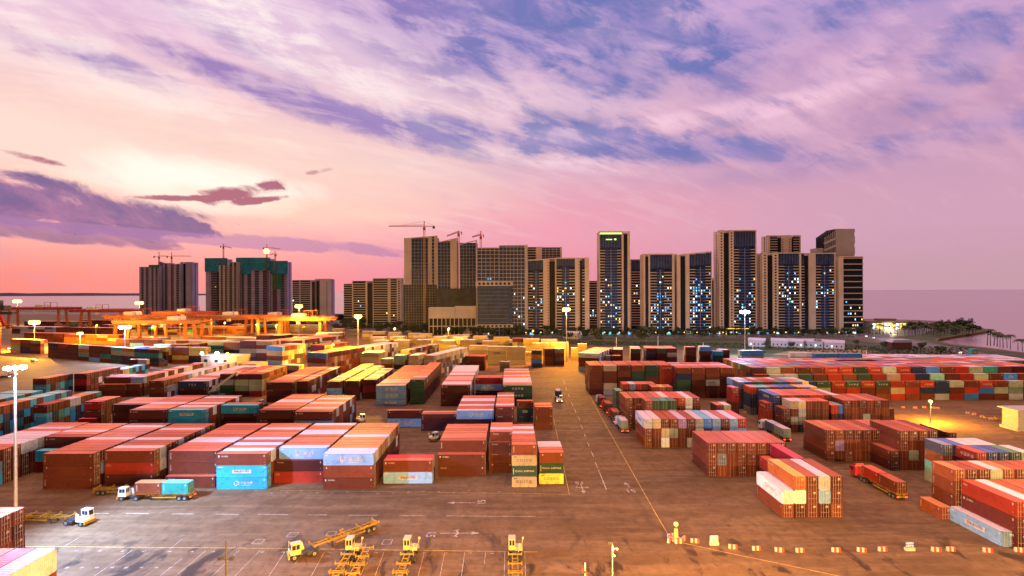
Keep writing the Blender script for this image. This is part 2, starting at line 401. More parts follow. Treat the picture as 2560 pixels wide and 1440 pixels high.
MIX = {'left': 'brown brown brown maroon maroon rust brown maroon brown white brown white red azure brown maroon'.split(),
       'cyl': 'maroon cyan navy teal cyan maroon slate navy cyan brown'.split(),
       'brown': 'brown brown rust brown maroon'.split(),
       'right': 'brown red green brown sage navy rust maroon red brown'.split(),
       'cool': 'white grey azure white maroon brown grey slate white'.split(),
       'cream': 'cream cream cream cream cream cream brown cream yellow'.split(),
       'mixed': 'brown cream white brown slate cream rust yellow brown green'.split(),
       'yard': 'brown rust maroon teal orange navy yellow brown mint cream red brown'.split(),
       'orange': 'orange rust orange orange cream orange'.split()}
CONTS = []
W20, W40 = 6.06, 12.19
def stack(name, px, py, nt, ny, nx=1, L=40, ht=2.9, rot=0.0, end=False, fc=None, rc=None, tiers=None, pal='left', logos=None, gap=0.14, anchor=None, base=0.0):
    """px,py = photo point of the front-left top corner; columns run along x, rows away from the camera.
    end=False: long sides face the camera; end=True: door ends face it."""
    L = {40: W40, 20: W20}[L]; top = nt*ht+base
    ax, ay = anchor if anchor else P(px, py, top)
    a = R(rot); ux, uy = (math.cos(a), math.sin(a)), (-math.sin(a), math.cos(a))
    rr = random.Random(hash_(name))
    p0, p1 = (2.44+gap, L+0.35) if end else (L+0.35, 2.44+gap)
    for i in range(nx):
        for j in range(ny):
            n = tiers(i, j) if tiers else nt
            for k in range(n):
                if fc and j == 0 and i < len(fc) and (n-1-k) < len(fc[i].split()):
                    cn = fc[i].split()[n-1-k]
                elif rc and k == n-1 and (i if end else j) < len(rc):
                    cn = rc[i if end else j]
                else:
                    cn = rr.choice(MIX[pal])
                lg = None
                if logos: lg = logos.get((i, j, n-1-k)) or logos.get((i, j, None))
                jx, jy = rr.uniform(-.05, .05), rr.uniform(-.03, .03)
                if end: lx, ly = i*p0+1.22+jx, j*p1+L/2+jy
                else: lx, ly = i*p0+L/2+jx, j*p1+1.22+jy
                CONTS.append(dict(x=ax+ux[0]*lx+uy[0]*ly, y=ay+ux[1]*lx+uy[1]*ly, z=base+k*ht+(0.001), L=L, H=ht-0.03,
                                  rot=a-(math.pi/2 if end else 0), c=cn, blk=name, i=i, j=j, k=k, n=n, end=end, nx=nx, ny=ny, logo=lg,
                                  v=rr.uniform(0.68, 1.35), hit=0))
def hash_(s_):
    h = 5381
    for ch in s_: h = (h*33+ord(ch)) & 0xffffffff
    return h
def rows_to(px, py, nt, ht, yb, pitch=2.58, rot=0.0):
    """how many rows reach back to photo height yb"""
    h = nt*ht; d0 = P(px, py, h)[1]; d1 = P(px, yb, h)[1]
    return max(1, round((d1-d0)/pitch))
def S(name, px, py, nt, yb, nx=1, L=40, ht=2.9, **k):
    stack(name, px, py, nt, rows_to(px, py, nt, ht, yb), nx=nx, L=L, ht=ht, **k)
def E(name, px, py, nt, nx, ny=1, L=40, ht=2.9, **k):
    stack(name, px, py, nt, ny, nx=nx, L=L, ht=ht, end=True, **k)

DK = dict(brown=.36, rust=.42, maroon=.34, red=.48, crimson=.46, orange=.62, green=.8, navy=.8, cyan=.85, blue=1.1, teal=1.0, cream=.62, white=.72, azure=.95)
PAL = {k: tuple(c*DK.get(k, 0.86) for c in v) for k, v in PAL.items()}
# --- left yard, front line (long sides to the camera)
S('block at the left edge behind tall white mast', -141, 1131, 3, 1056, fc=['maroon azure cyan'], rc=['brown', 'brown', 'brown', 'white', 'white', 'white', 'white', 'white', 'red', 'purple', 'brown', 'brown'], pal='left')
stack('low sky blue pair by front line', 88, 1127, 2, 1, fc=['cyan crimson'], logos={(0, 0, 1): 'cai'})
S('second block of left front line', 111, 1092, 3, 1056, fc=['maroon brown brown'], rc='brown brown purple brown brown brown white brown'.split(), logos={(0, 0, 0): 'small'})
S('third block of left front line', 108, 1134, 3, 1056, fc=['brown brown brown'], rc='brown brown brown brown brown white brown brown brown brown white'.split(), logos={(0, 0, 0): 'vert', (0, 0, 1): 'dot', (0, 0, 2): 'vert'})
S('fourth block of left front line', 261, 1127, 3, 1057, fc=['brown red brown'], rc='brown white brown brown white brown brown brown white brown brown'.split(), logos={(0, 0, 0): 'vert', (0, 0, 1): 'cai', (0, 0, 2): 'dot'})
S('fifth block of left front line', 421, 1127, 3, 1057, fc=['brown brown brown'], rc='brown brown brown white white brown brown brown brown'.split(), logos={(0, 0, 0): 'vert', (0, 0, 1): 'vert'})
stack('single container before fifth front block', 413, 1191, 1, 1, fc=['brown'])
S('sixth block of left front line', 541, 1134, 3, 1057, fc=['brown cyan cyan'], rc='brown white brown white brown white brown brown brown white brown'.split(), logos={(0, 0, 0): 'small', (0, 0, 1): 'banner', (0, 0, 2): 'swirl'})
S('seventh block of left front line', 698, 1119, 3, 1057, fc=['azure brown brown'], rc='white brown brown brown brown white white brown brown white'.split(), logos={(0, 0, 0): 'bird'})
stack('low pair before seventh front block', 686, 1150, 2, 1, fc=['maroon red'], logos={(0, 0, 0): 'italic', (0, 0, 1): 'cai'})
S('eighth block of left front line', 808, 1134, 3, 1057, fc=['azure brown brown'], rc='white white rust rust rust rust white rust rust rust rust'.split(), logos={(0, 0, 0): 'bird', (0, 0, 1): 'dot', (0, 0, 2): 'small'})
stack('low block beside front line', 958, 1151, 2, 2, fc=['brown azure'], rc=['brown', 'crimson'], logos={(0, 0, 0): 'small', (0, 0, 1): 'banner'})
S('wide brown block near road', 1099, 1101, 3, 1060, fc=['brown brown brown'], rc='brown brown rust brown brown rust'.split(), logos={(0, 0, 0): 'vert'}, pal='brown')
stack('pair before wide brown block', 1094, 1136, 2, 1, fc=['brown brown'], logos={(0, 0, 0): 'small', (0, 0, 1): 'italic'})
S('narrow brown block near road', 1225, 1079, 4, 1057, L=20, ht=2.65, fc=['brown maroon maroon brown'], rc=['brown', 'white', 'brown'], pal='brown', logos={(0, 0, 0): 'italic'})
stack('three before narrow brown block', 1223, 1105, 3, 1, L=20, ht=2.7, fc=['brown brown brown'], logos={(0, 0, 0): 'italic', (0, 0, 1): 'italic', (0, 0, 2): 'dot'})
S('cream and green block beside road', 1279, 1111, 4, 1062, L=20, ht=2.62, fc=['brown cream green cream'], rc='brown brown red brown purple brown white brown'.split(), logos={(0, 0, 0): 'vert', (0, 0, 1): 'cosco', (0, 0, 2): 'cship', (0, 0, 3): 'cosco'})
S('short block at the road corner', 1348, 1131, 3, 1103, L=20, ht=2.62, fc=['brown green yellow'], rc='brown brown white white'.split(), logos={(0, 0, 0): 'dot', (0, 0, 1): 'cship', (0, 0, 2): 'cosco'})
# --- left yard, second line
S('far left block of second line', -185, 1047, 4, 976, L=20, ht=2.7, pal='cyl', rc='brown brown white brown brown white brown rust brown brown'.split(), nx=1)
S('far left block of second line, rear', -330, 1047, 4, 976, L=40, ht=2.7, pal='cyl', rc='brown brown brown brown brown'.split())
S('sky blue block of second line', 73, 1012.5, 3, 980, L=20, fc=['maroon cyan cyan'], pal='cyl', rc='brown brown brown brown white white brown brown brown'.split(), logos={(0, 0, 0): 'small', (0, 0, 1): 'bird', (0, 0, 2): 'bird'})
S('crimson block of second line', 210, 1004, 3, 989, L=20, fc=['crimson maroon maroon'], pal='left', rc=['rust']*6)
stack('crimson single before second line', 195, 1047, 1, 1, L=20, fc=['crimson'], ht=2.9)
S('fourth block of second line', 280, 1011, 3, 994, fc=['maroon maroon maroon'], rc='white rust rust rust rust rust'.split())
S('fifth block of second line', 322, 1025, 3, 987.5, fc=['maroon maroon brown'], rc='brown rust rust brown white brown brown brown'.split(), logos={(0, 0, 0): 'small', (0, 0, 1): 'small'})
S('sky blue fronted block of second line', 420, 1025, 3, 988, fc=['cyan cyan maroon'], rc='cream brown white brown white brown rust brown white'.split(), logos={(0, 0, 0): 'banner', (0, 0, 1): 'small'})
S('low sky blue block of second line', 553, 1013, 3, 1005, fc=['cyan maroon maroon'], rc='white brown brown'.split(), logos={(0, 0, 0): 'swirl'})
S('eighth block of second line', 647, 1025, 3, 986.5, fc=['maroon maroon maroon'], rc='white brown brown rust brown white white brown rust'.split(), logos={(0, 0, 0): 'italic'})
S('ninth block of second line', 736, 1029, 3, 986.5, fc=['maroon azure maroon'], rc='brown brown white brown brown white rust rust white rust'.split(), logos={(0, 0, 0): 'small'})
stack('low blue fronted pair on open paving', 968, 1026, 2, 1, fc=['maroon azure'], logos={(0, 0, 1): 'bird'})
S('low maroon pair on open paving', 1053, 1035, 2, 1027, fc=['maroon maroon'], rc=['rust', 'rust'], logos={(0, 0, 0): 'vert', (0, 0, 1): 'vert'})
S('white roofed block with pale blue front', 1141, 1026, 3, 987.5, fc=['azure maroon maroon'], rc='white brown brown white brown brown white white brown'.split(), logos={(0, 0, 0): 'swirl'})
S('narrow tall block beside blue front', 1239, 1017, 4, 980, L=20, ht=2.62, fc=['maroon maroon maroon maroon'], rc='brown white brown brown rust rust brown white brown'.split(), logos={(0, 0, 0): 'italic', (0, 0, 1): 'italic'})
stack('navy fronted stack of second line', 1292, 1002, 3, 1, L=20, ht=2.62, fc=['brown navy navy'], logos={(0, 0, 0): 'vert', (0, 0, 1): 'oval'})
S('short brown block at road edge', 1337.5, 1017.5, 3, 1006, L=20, ht=2.62, fc=['brown brown brown'], rc=['brown', 'brown', 'rust', 'brown'], logos={(0, 0, 1): 'vert'})
# --- left yard, third line
S('far left block of third line', 82, 946.5, 3, 934, L=20, fc=['maroon cyan cyan'], pal='cyl', rc=['brown']*5, logos={(0, 0, 1): 'swirl'})
S('second block of third line', 185, 934, 3, 918, L=20, fc=['maroon crimson maroon'], pal='left', rc=['brown']*9, logos={(0, 0, 1): 'cai'})
S('cream roofed low block of third line', 271, 925, 2, 911, L=20, fc=['maroon maroon'], pal='cyl', rc=['cream', 'cream', 'cream'])
S('fourth block of third line', 260, 943, 3, 935, fc=['brown brown brown'], pal='brown', rc=['brown']*4)
stack('low pair of third line', 247, 961, 2, 1, fc=['brown brown'], logos={(0, 0, 0): 'small'})
S('pale blue fronted block of third line', 327, 942.6, 3, 907, L=20, fc=['azure brown brown'], rc='brown rust brown rust'.split(), logos={(0, 0, 0): 'banner'})
stack('brown pair of third line', 317, 960, 2, 1, L=20, fc=['brown brown'], logos={(0, 0, 0): 'vert', (0, 0, 1): 'italic'})
S('tall brown block of third line', 373, 952, 4, 905, L=20, ht=2.65, fc=['brown brown brown maroon'], pal='cool', rc='rust brown brown brown brown rust brown'.split(), logos={(0, 0, 0): 'italic', (0, 0, 1): 'italic', (0, 0, 2): 'italic'})
S('navy fronted block of third line', 445.6, 954, 3, 914, fc=['navy maroon maroon'], rc='brown white brown white brown brown brown white'.split(), logos={(0, 0, 0): 'ykp', (0, 0, 1): 'italic'}, pal='cool')
S('first short column of sage group', 550, 935, 4, 916, L=20, ht=2.6, fc=['maroon grey green green'], rc=['brown', 'brown', 'white'], logos={(0, 0, 1): 'cosco'})
S('second short column of sage group', 587, 935, 4, 914, L=20, ht=2.6, fc=['maroon sage sage maroon'], rc=['rust', 'brown', 'brown'], logos={(0, 0, 0): 'vert', (0, 0, 1): 'cship', (0, 0, 2): 'cship'})
S('third short column of sage group', 622, 935, 4, 914, L=20, ht=2.6, fc=['maroon sage sage crimson'], rc=['rust', 'brown', 'rust'], logos={(0, 0, 1): 'cship', (0, 0, 2): 'cship'}, pal='orange')
S('long maroon block of third line', 666, 956, 3, 917, fc=['maroon maroon maroon'], rc='brown rust brown brown rust rust rust white rust'.split(), logos={(0, 0, 0): 'italic', (0, 0, 1): 'small'})
S('short maroon block of third line', 735, 953, 3, 917, L=20, fc=['maroon maroon navy'], rc='rust rust rust cream rust rust'.split(), logos={(0, 0, 0): 'italic', (0, 0, 1): 'cship'})
S('first orange roofed column of third line', 817, 954, 3, 909.6, L=20, fc=['maroon azure maroon'], rc='rust rust cream rust rust cream'.split(), logos={(0, 0, 0): 'vert', (0, 0, 1): 'banner'})
S('second orange roofed column of third line', 862, 952, 3, 914.7, L=20, fc=['maroon maroon maroon'], rc='rust rust rust cream'.split(), logos={(0, 0, 1): 'small'})
S('third orange roofed column of third line', 907, 949, 3, 920.5, L=20, fc=['maroon crimson maroon'], rc='rust rust white rust cream'.split(), logos={(0, 0, 1): 'banner'})
S('triple pale blue fronted block', 940, 963.5, 3, 914, fc=['azure azure azure'], rc='white brown brown white brown white'.split()+['rust']*9, pal='brown', logos={(0, 0, 0): 'bird', (0, 0, 1): 'bird', (0, 0, 2): 'banner'})
S('dark green fronted tall block', 1025, 949, 4, 905, L=20, ht=2.62, fc=['green green green green'], rc=['sage', 'brown', 'rust', 'sage']+['rust']*14, pal='brown', logos={(0, 0, 0): 'italic', (0, 0, 1): 'zgu', (0, 0, 2): 'zgu', (0, 0, 3): 'zgu'})
S('striped roof maroon block', 1102, 963.5, 3, 913, fc=['maroon maroon maroon'], rc='brown white white white brown brown white brown white brown brown white white white brown'.split(), logos={(0, 0, 0): 'small', (0, 0, 1): 'dot', (0, 0, 2): 'italic'}, pal='cool')
S('crimson topped block of third line', 1189, 944.5, 3, 937.6, fc=['crimson azure maroon'], rc=['brown', 'brown', 'brown'], logos={(0, 0, 0): 'cai', (0, 0, 1): 'banner', (0, 0, 2): 'small'})
S('dark green block beside road', 1257, 963.5, 3, 921, fc=['green green green'], rc='brown brown brown white grey white grey white brown brown white brown'.split(), logos={(0, 0, 0): 'zgu', (0, 0, 1): 'zgu'})
# --- centre, beyond the third line (turned blocks, lit yellow)
stack('turned block with royal blue sign', 666, 865, 5, 8, rot=-20, fc=['blue cream brown azure white'], pal='mixed', rc=['brown']*5+['cream']*3, logos={(0, 0, 0): 'ykp'}, ht=2.9)
stack('turned orange block', 768, 881, 5, 14, rot=-20, fc=['blue brown grey white brown'], pal='orange', rc=['brown']*5+['rust']*9, logos={(0, 0, 0): 'ykp'}, ht=2.9)
stack('low cream row before turned blocks', 700, 912, 2, 2, nx=1, fc=['cream brown'], pal='cream', rot=-12)
stack('cream rowed block behind turned blocks', 668, 850, 4, 22, nx=2, rot=-24, pal='cool', rc=['brown', 'brown', 'rust', 'brown', 'white', 'brown', 'rust']*4)
stack('maroon turned block', 776, 862, 4, 10, rot=-22, fc=['maroon maroon maroon maroon'], pal='orange', rc=['brown']*8)
stack('grey turned block', 872, 868, 4, 15, rot=-22, pal='cool', rc=['white', 'grey', 'white', 'brown']*4)
stack('bright yellow block', 900, 881, 4, 4, L=40, rot=-14, fc=['cream cream cream cream'], pal='cream', rc=['cream']*6)
stack('small cream column beside yellow block', 953, 897, 3, 2, L=20, fc=['cream rust cream'], rot=-14, pal='cream')
stack('green fronted low block', 985, 888, 4, 5, L=20, fc=['mint sage green mint'], rot=-14, pal='mixed', rc=['green', 'sage', 'green', 'maroon'], ht=2.7)
stack('cream fronted block behind green block', 1002, 875, 3, 14, L=20, fc=['cream cream cream'], rot=-16, pal='mixed')
stack('cream fronted low block', 1021, 888, 4, 5, L=20, fc=['cream cream cream cream'], rot=-14, pal='mixed', rc=['cream']*5, ht=2.7)
stack('long sage ended block', 1060, 888, 5, 18, L=20, fc=['cream cream sage blue blue'], rot=-19, pal='mixed', rc=['cream']*18, ht=2.7)
stack('brown block before cream stacks', 1162, 890, 3, 4, fc=['brown brown brown'], rot=-8, pal='orange', rc=['brown']*4)
stack('small cream pair on yellow paving', 1249, 904, 2, 1, L=20, fc=['cream cream'], rot=-3)
for q, (a, b_, n_, c_, l_) in enumerate([(1173, 864, 4, 'cream', 40), (1219, 866, 4, 'cream', 40), (1267, 867, 4, 'cream', 40), (1313, 880, 2, 'cream', 20), (1330, 858, 4, 'cream', 40), (1378, 856, 4, 'cream', 40), (1428, 870, 3, 'cream', 20), (1445, 860, 4, 'cream', 20)]):
    stack(ORD[q]+' cream stack by yellow mast', a, b_, n_, 2, L=l_, fc=[' '.join([c_]*n_)], pal='cream', ht=2.9, rot=-4, logos={(0, 0, 1): 'banner'} if q == 1 else {(0, 0, 0): 'plain'})
for q, (a, b_, n_) in enumerate([(930, 852, 3), (985, 851, 3), (1040, 850, 3), (1098, 852, 3), (1150, 850, 3), (1205, 853, 3), (1258, 850, 3), (1308, 848, 4), (1352, 850, 4)]):
    stack(ORD[q]+' cream stack of middle row', a, b_, n_, 4, L=40, pal='cream', rot=-3)
for q, (a, b_, n_) in enumerate([(872, 825, 2), (905, 828, 3), (932, 829, 3), (970, 831, 3), (1020, 833, 3), (1047, 834, 3), (1108, 838, 3), (1140, 837, 3), (1183, 840, 3), (1234, 843, 4), (1281, 846, 4)]):
    stack(ORD[q]+' cream stack of rear row', a, b_, n_, 2, L=40, pal='cream', rot=-2)
for q, (a, b_, n_) in enumerate([(925, 843, 3), (975, 842, 3), (1030, 843, 2), (1082, 842, 3), (1132, 843, 3), (1185, 846, 2), (1236, 847, 3)]):
    stack(ORD[q]+' cream stack between middle and rear rows', a, b_, n_, 4, L=40, pal='cream', rot=-3)
for q, (a, b_, n_) in enumerate([(1120, 866, 3), (1068, 862, 3), (1392, 868, 3), (940, 860, 2)]):
    stack(ORD[q]+' filler cream stack of middle rows', a, b_, n_, 3, L=20, pal='cream', rot=-6)
stack('dark block by yellow mast', 1330, 876, 4, 3, L=20, ht=2.7, fc=['green orange blue navy'], rot=2, logos={(0, 0, 1): 'zgh', (0, 0, 3): 'ykp'}, pal='brown')
stack('brown block by yellow mast', 1362, 872, 4, 4, L=20, nx=2, ht=2.7, fc=['brown maroon brown brown', 'slate brown slate brown'], rot=2, pal='brown', tiers=lambda i, j: 4)
# --- right of the road, rear
stack('lavender fronted long block', 1446, 882, 4, 14, rot=-24, fc=['white brown brown azure'], pal='left', rc='cream cream white rust cream cream rust cream rust white rust brown cream rust'.split(), logos={(0, 0, 0): 'banner'}, ht=2.75)
stack('grey fronted pair left of road rear', 1501, 889, 3, 2, L=20, nx=2, rot=-6, fc=['grey sage white', 'brown maroon brown'], ht=2.7, logos={(0, 0, 0): 'cosco'})
stack('first rear block right of road', 1532, 874, 4, 6, L=20, rot=-12, fc=['brown brown brown brown'], ht=2.7, pal='cool')
stack('second rear block right of road', 1577, 872, 4, 7, L=20, rot=-10, fc=['green maroon maroon brown'], ht=2.7, pal='cool', logos={(0, 0, 0): 'zgu'})
stack('third rear block right of road', 1617, 871, 4, 7, L=20, nx=3, rot=-5, fc=['maroon navy maroon brown', 'green maroon maroon brown', 'brown grey brown navy'], ht=2.7, pal='cool', logos={(0, 0, 1): 'zgh', (1, 0, 0): 'zgh', (2, 0, 1): 'banner'}, rc=['brown', 'rust', 'sage', 'brown', 'white', 'brown', 'rust'])
stack('maroon column among rear blocks', 1715, 868, 5, 3, L=20, fc=['maroon maroon maroon maroon maroon'], ht=2.65, pal='cool', rot=-5, rc=['white', 'white', 'rust'])
stack('blue topped column among rear blocks', 1752, 867, 5, 3, L=20, fc=['blue maroon maroon maroon maroon'], ht=2.65, pal='cool', rot=-5, rc=['white', 'white', 'white'])
stack('sky blue low column among rear blocks', 1783, 878, 4, 2, L=20, fc=['cyan green navy maroon'], ht=2.65, pal='cyl', rot=-5)
stack('brown and crimson column among rear blocks', 1799, 875, 4, 3, L=20, fc=['brown maroon navy maroon'], ht=2.65, pal='cyl', rot=-5, rc=['white', 'azure', 'white'], logos={(0, 0, 1): 'zgh'})
stack('single blue container at grass edge', 1854, 877, 5, 2, fc=['blue white white brown brown'], pal='cool', rc=['white', 'white'])
stack('white container at grass edge', 1976, 882, 5, 1, fc=['white brown brown brown brown'], pal='cool')
stack('blue containers at grass edge', 2038, 884, 5, 1, nx=2, fc=['blue brown brown brown brown', 'blue brown brown brown brown'], pal='cool')
# --- right of the road: tall block of short containers
FC = ['brown brown brown brown maroon', 'cream brown brown cream grey', 'brown brown brown brown maroon', 'rust green green brown maroon', 'green green brown maroon maroon',
      'red red red red maroon', 'rust navy green green maroon', 'brown brown maroon maroon maroon', 'brown brown grey maroon maroon', 'rust brown maroon maroon maroon']
LG = {(1, 0, 0): 'cosco', (3, 0, 1): 'zgh', (3, 0, 2): 'zgh', (4, 0, 1): 'zgh', (5, 0, 0): 'zgh', (5, 0, 1): 'zgh', (5, 0, 2): 'zgh', (6, 0, 2): 'zgh', (6, 0, 3): 'zgh', (0, 0, 0): 'vert', (0, 0, 1): 'vert', (0, 0, 2): 'vert', (0, 0, 3): 'vert', (2, 0, 0): 'vert', (7, 0, 0): 'vert', (7, 0, 1): 'vert', (9, 0, 0): 'vert', (8, 0, 2): 'bird', (1, 0, 3): 'cosco'}
stack('tall wall of short containers by road', 1474, 913.5, 5, 6, nx=6, L=20, ht=2.72, fc=FC[:6], pal='right', logos=LG, gap=0.2, rc=['rust', 'brown', 'brown', 'red', 'brown', 'brown'])
stack('tall wall of short containers by road, right half', 1693, 919, 5, 7, nx=4, L=20, ht=2.72, fc=FC[6:], pal='right', logos={(i-6, j, k): v for (i, j, k), v in LG.items() if i > 5}, gap=0.2, rc=['brown', 'red', 'brown', 'white', 'brown', 'rust'])
T1 = 'maroon sage rust brown brown red red green red sage red navy blue brown red sage teal brown maroon red'.split()
T2 = 'brown sage sage green brown red rust green red cream red navy mint brown red sage brown blue brown red'.split()
T3 = 'brown green brown navy green red green red green red brown red navy sage brown red brown sage brown maroon'.split()
T4 = 'maroon green red red sage red red brown brown cream red navy navy brown red blue sage sage brown red'.split()
T5 = 'brown green brown red green green red brown rust red rust brown grey red blue maroon brown grey brown brown'.split()
TL = {'red': 'zgh', 'green': 'zgu', 'sage': 'cship', 'cream': 'cosco', 'blue': 'oval', 'brown': 'vert'}
lg = {}
for q, (tt, jj) in enumerate(((T1, 2), (T2, 1), (T3, 0), (T4, 0), (T5, 0))):
    for i in range(20):
        if tt[i] in TL and (i*7+q*3) % 5 < 4: lg[(i, jj, {0: 0, 1: 0, 2: 0, 3: 1, 4: 2}[q])] = TL[tt[i]]
ax, ay = P(1881, 919, 5*2.72)
RC2 = 'white white brown white brown rust brown sage red brown brown white red brown white red'.split()
stack('long far wall, lower front row', 0, 0, 3, 1, nx=20, L=20, ht=2.72, fc=[' '.join((T3[i], T4[i], T5[i])) for i in range(20)], logos={k: v for k, v in lg.items() if k[1] == 0}, anchor=(ax, ay-5.2), gap=0.16)
stack('long far wall, middle row', 0, 0, 4, 1, nx=20, L=20, ht=2.72, fc=[' '.join((T2[i], T3[i])) for i in range(20)], logos={(i, 0, k): v for (i, j, k), v in lg.items() if j == 1}, anchor=(ax, ay-2.6), gap=0.16, pal='right')
stack('long far wall, top rows', 0, 0, 5, 13, nx=20, L=20, ht=2.72, fc=[T1[i] for i in range(20)], logos={(i, 0, k): v for (i, j, k), v in lg.items() if j == 2}, anchor=(ax, ay), gap=0.2, pal='right',
      tiers=lambda i, j: 5 if not (i in (8, 9, 10) and j in (8, 9)) else 4)
for q in range(20):
    pass
stack('pale roofs beyond far wall', 2140, 898, 4, 10, nx=14, L=20, ht=2.7, rot=-5, pal='cool')
# --- right of the road, middle
E('green column by queue', 1540, 977, 4, 1, 1, L=20, ht=2.62, fc=['green green green green'], pal='right')
E('short row with red end', 1557.5, 960, 4, 5, 1, L=20, fc=['red brown brown brown', 'slate brown brown brown', 'red brown brown brown', 'brown brown brown brown', 'brown brown brown brown'], pal='brown')
E('orange middle trio', 1631, 967.5, 4, 3, 1, L=20, fc=['brown brown brown brown', 'orange brown brown brown', 'brown brown brown brown'], pal='brown')
E('tall brown pair behind truck queue', 1565, 995, 4, 2, 1, L=40, ht=2.7, fc=['rust brown brown brown', 'brown brown brown brown'], rc=['rust', 'brown'], pal='brown')
E('row with white end behind green doors', 1602, 995, 4, 8, 1, L=40, ht=2.7, fc=['rust brown brown brown', 'brown brown brown brown', 'red brown brown brown', 'sage brown brown brown', 'red brown maroon brown', 'red maroon brown brown', 'white white brown brown', 'brown maroon blue brown'], pal='brown')
E('green doored row', 1614, 1002, 4, 4, 1, L=20, fc=['brown brown green brown', 'green green brown brown', 'green green brown brown', 'green sage brown green'], pal='right')
E('single brown column by green doors', 1594, 1011.6, 3, 1, 1, L=20, fc=['rust brown brown'], pal='brown')
E('sage and brown pair on open paving', 1791.7, 1013, 3, 2, 1, L=20, ht=2.62, fc=['brown brown brown', 'sage brown brown'])
E('crimson doored column', 1831.7, 970, 4, 1, 1, L=20, ht=2.7, fc=['crimson crimson maroon maroon'])
E('rear dark row of right yard', 1847, 955, 4, 11, 2, L=20, ht=2.72, fc=['slate green maroon navy', 'navy green navy navy', 'maroon', 'green', 'maroon', 'maroon', 'green', 'navy', 'rust', 'slate', 'yellow'], pal='right', rc=['azure', 'white', 'brown', 'white', 'red', 'brown', 'sage', 'brown', 'slate', 'slate', 'cream'])
E('front dark row of right yard', 1876, 968, 4, 10, 1, L=20, ht=2.66, fc=['red navy navy slate', 'green green green navy', 'green green green navy', 'maroon', 'navy', 'navy', 'navy', 'orange', 'slate green', 'yellow green'], pal='right', rc=['red', 'sage', 'sage', 'sage', 'purple', 'slate', 'sage', 'red', 'slate', 'yellow'], logos={(0, 0, 1): 'zgh'})
E('navy end behind cream doors', 1934, 988, 4, 9, 1, L=40, ht=2.72, fc=['navy navy navy brown', 'brown brown', 'red', 'brown', 'brown', 'red', 'red', 'brown', 'sage'], pal='right', rc=['navy', 'red', 'brown', 'red', 'brown', 'red', 'red', 'brown', 'sage'], logos={(0, 0, 0): 'zgh'})
E('red lettered column', 1915.7, 1008, 3, 1, 1, L=20, ht=2.64, fc=['red red red'], logos={(0, 0, 0): 'zgh', (0, 0, 1): 'zgh', (0, 0, 2): 'zgh'})
E('brown pair before cream doors', 1958.5, 1022, 3, 2, 1, L=20, ht=2.62, fc=['brown brown brown', 'maroon grey grey'], logos={(0, 0, 0): 'vert'})
E('row with two cream doors', 1977.6, 1003, 4, 5, 1, L=20, ht=2.62, fc=['cream brown grey brown', 'cream grey grey navy', 'brown brown brown brown', 'brown brown maroon maroon', 'brown brown brown brown'], logos={(0, 0, 0): 'cosco'}, rc=['cream', 'cream', 'brown', 'red', 'brown'])
E('red and blue row', 2078.5, 1013, 3, 2, 1, L=40, fc=['red maroon maroon', 'blue navy maroon'], rc=['red', 'blue'])
E('long roofs right of red and blue row', 2110, 1001, 4, 6, 1, L=40, ht=2.6, pal='brown', rc=['azure', 'cream', 'brown', 'brown', 'cream', 'brown'], fc=['brown']*6)
E('sage lettered low pair', 2158, 1035, 2, 2, 1, L=20, fc=['sage sage', 'brown brown'], logos={(0, 0, 0): 'cship'})
E('dark low pair beyond sage pair', 2200, 1022, 2, 2, 1, L=40, fc=['maroon maroon', 'maroon maroon'])
# --- right yard, front
E('striped row of twelve door ends', 1611, 1047.5, 3, 12, 1, L=40, gap=0.17, fc=['white brown rust', 'cream brown brown', 'brown cream white', 'brown sage brown', 'purple brown brown', 'brown brown cream', 'grey cream brown', 'blue navy brown', 'azure azure brown', 'brown maroon brown', 'azure azure brown', 'red azure brown'],
  rc=['white', 'cream', 'brown', 'brown', 'purple', 'brown', 'white', 'blue', 'white', 'brown', 'white', 'red'], logos={(0, 0, 0): 'banner'})
E('brown row of eight door ends', 1768.8, 1107, 3, 8, 1, L=40, gap=0.11, fc=['brown brown brown', 'brown slate brown', 'brown brown brown', 'brown brown brown', 'brown brown brown', 'brown brown brown', 'brown brown brown', 'brown brown brown'], pal='brown', logos={(0, 0, 0): 'vert', (0, 0, 1): 'vert', (0, 0, 2): 'vert'})
X0, Y0 = P(1897.9, 1138, 5.8)
stack('red lower container behind foreground block', 0, 0, 2, 1, nx=1, end=True, fc=['red brown'], anchor=(X0, Y0-12.4), logos={(0, 0, 0): 'cai'})
X1, Y1 = P(1923.8, 1108.5, 8.7)
stack('crimson top behind foreground block', 0, 0, 3, 1, nx=1, end=True, fc=['crimson brown brown'], anchor=(X1, Y1-12.3), logos={(0, 0, 0): 'vert'})
ax, ay = P(1986, 1190.8, 8.7)
stack('foreground block of the right yard, main part', 0, 0, 3, 1, nx=4, end=True, anchor=(ax, ay), fc=['orange white brown', 'brown brown brown', 'white azure maroon', 'brown brown rust'], logos={(0, 0, 0): 'small'})
stack('foreground block of the right yard, low left end', 0, 0, 2, 1, nx=1, end=True, anchor=(ax-2.6, ay-0.1), fc=['white rust'], logos={(0, 0, 0): 'swirl', (0, 0, 1): 'vert'})
E('large brown row of right yard', 2065.8, 1075.4, 3, 9, 1, L=40, gap=0.12, fc=['rust brown brown', 'rust purple brown'] + ['brown brown brown']*3+['brown brown blue']+['brown brown brown']*3, pal='brown', logos={(0, 0, 0): 'vert', (0, 0, 1): 'vert', (0, 0, 2): 'vert'})
ax, ay = P(2249, 1076.7, 10.5)
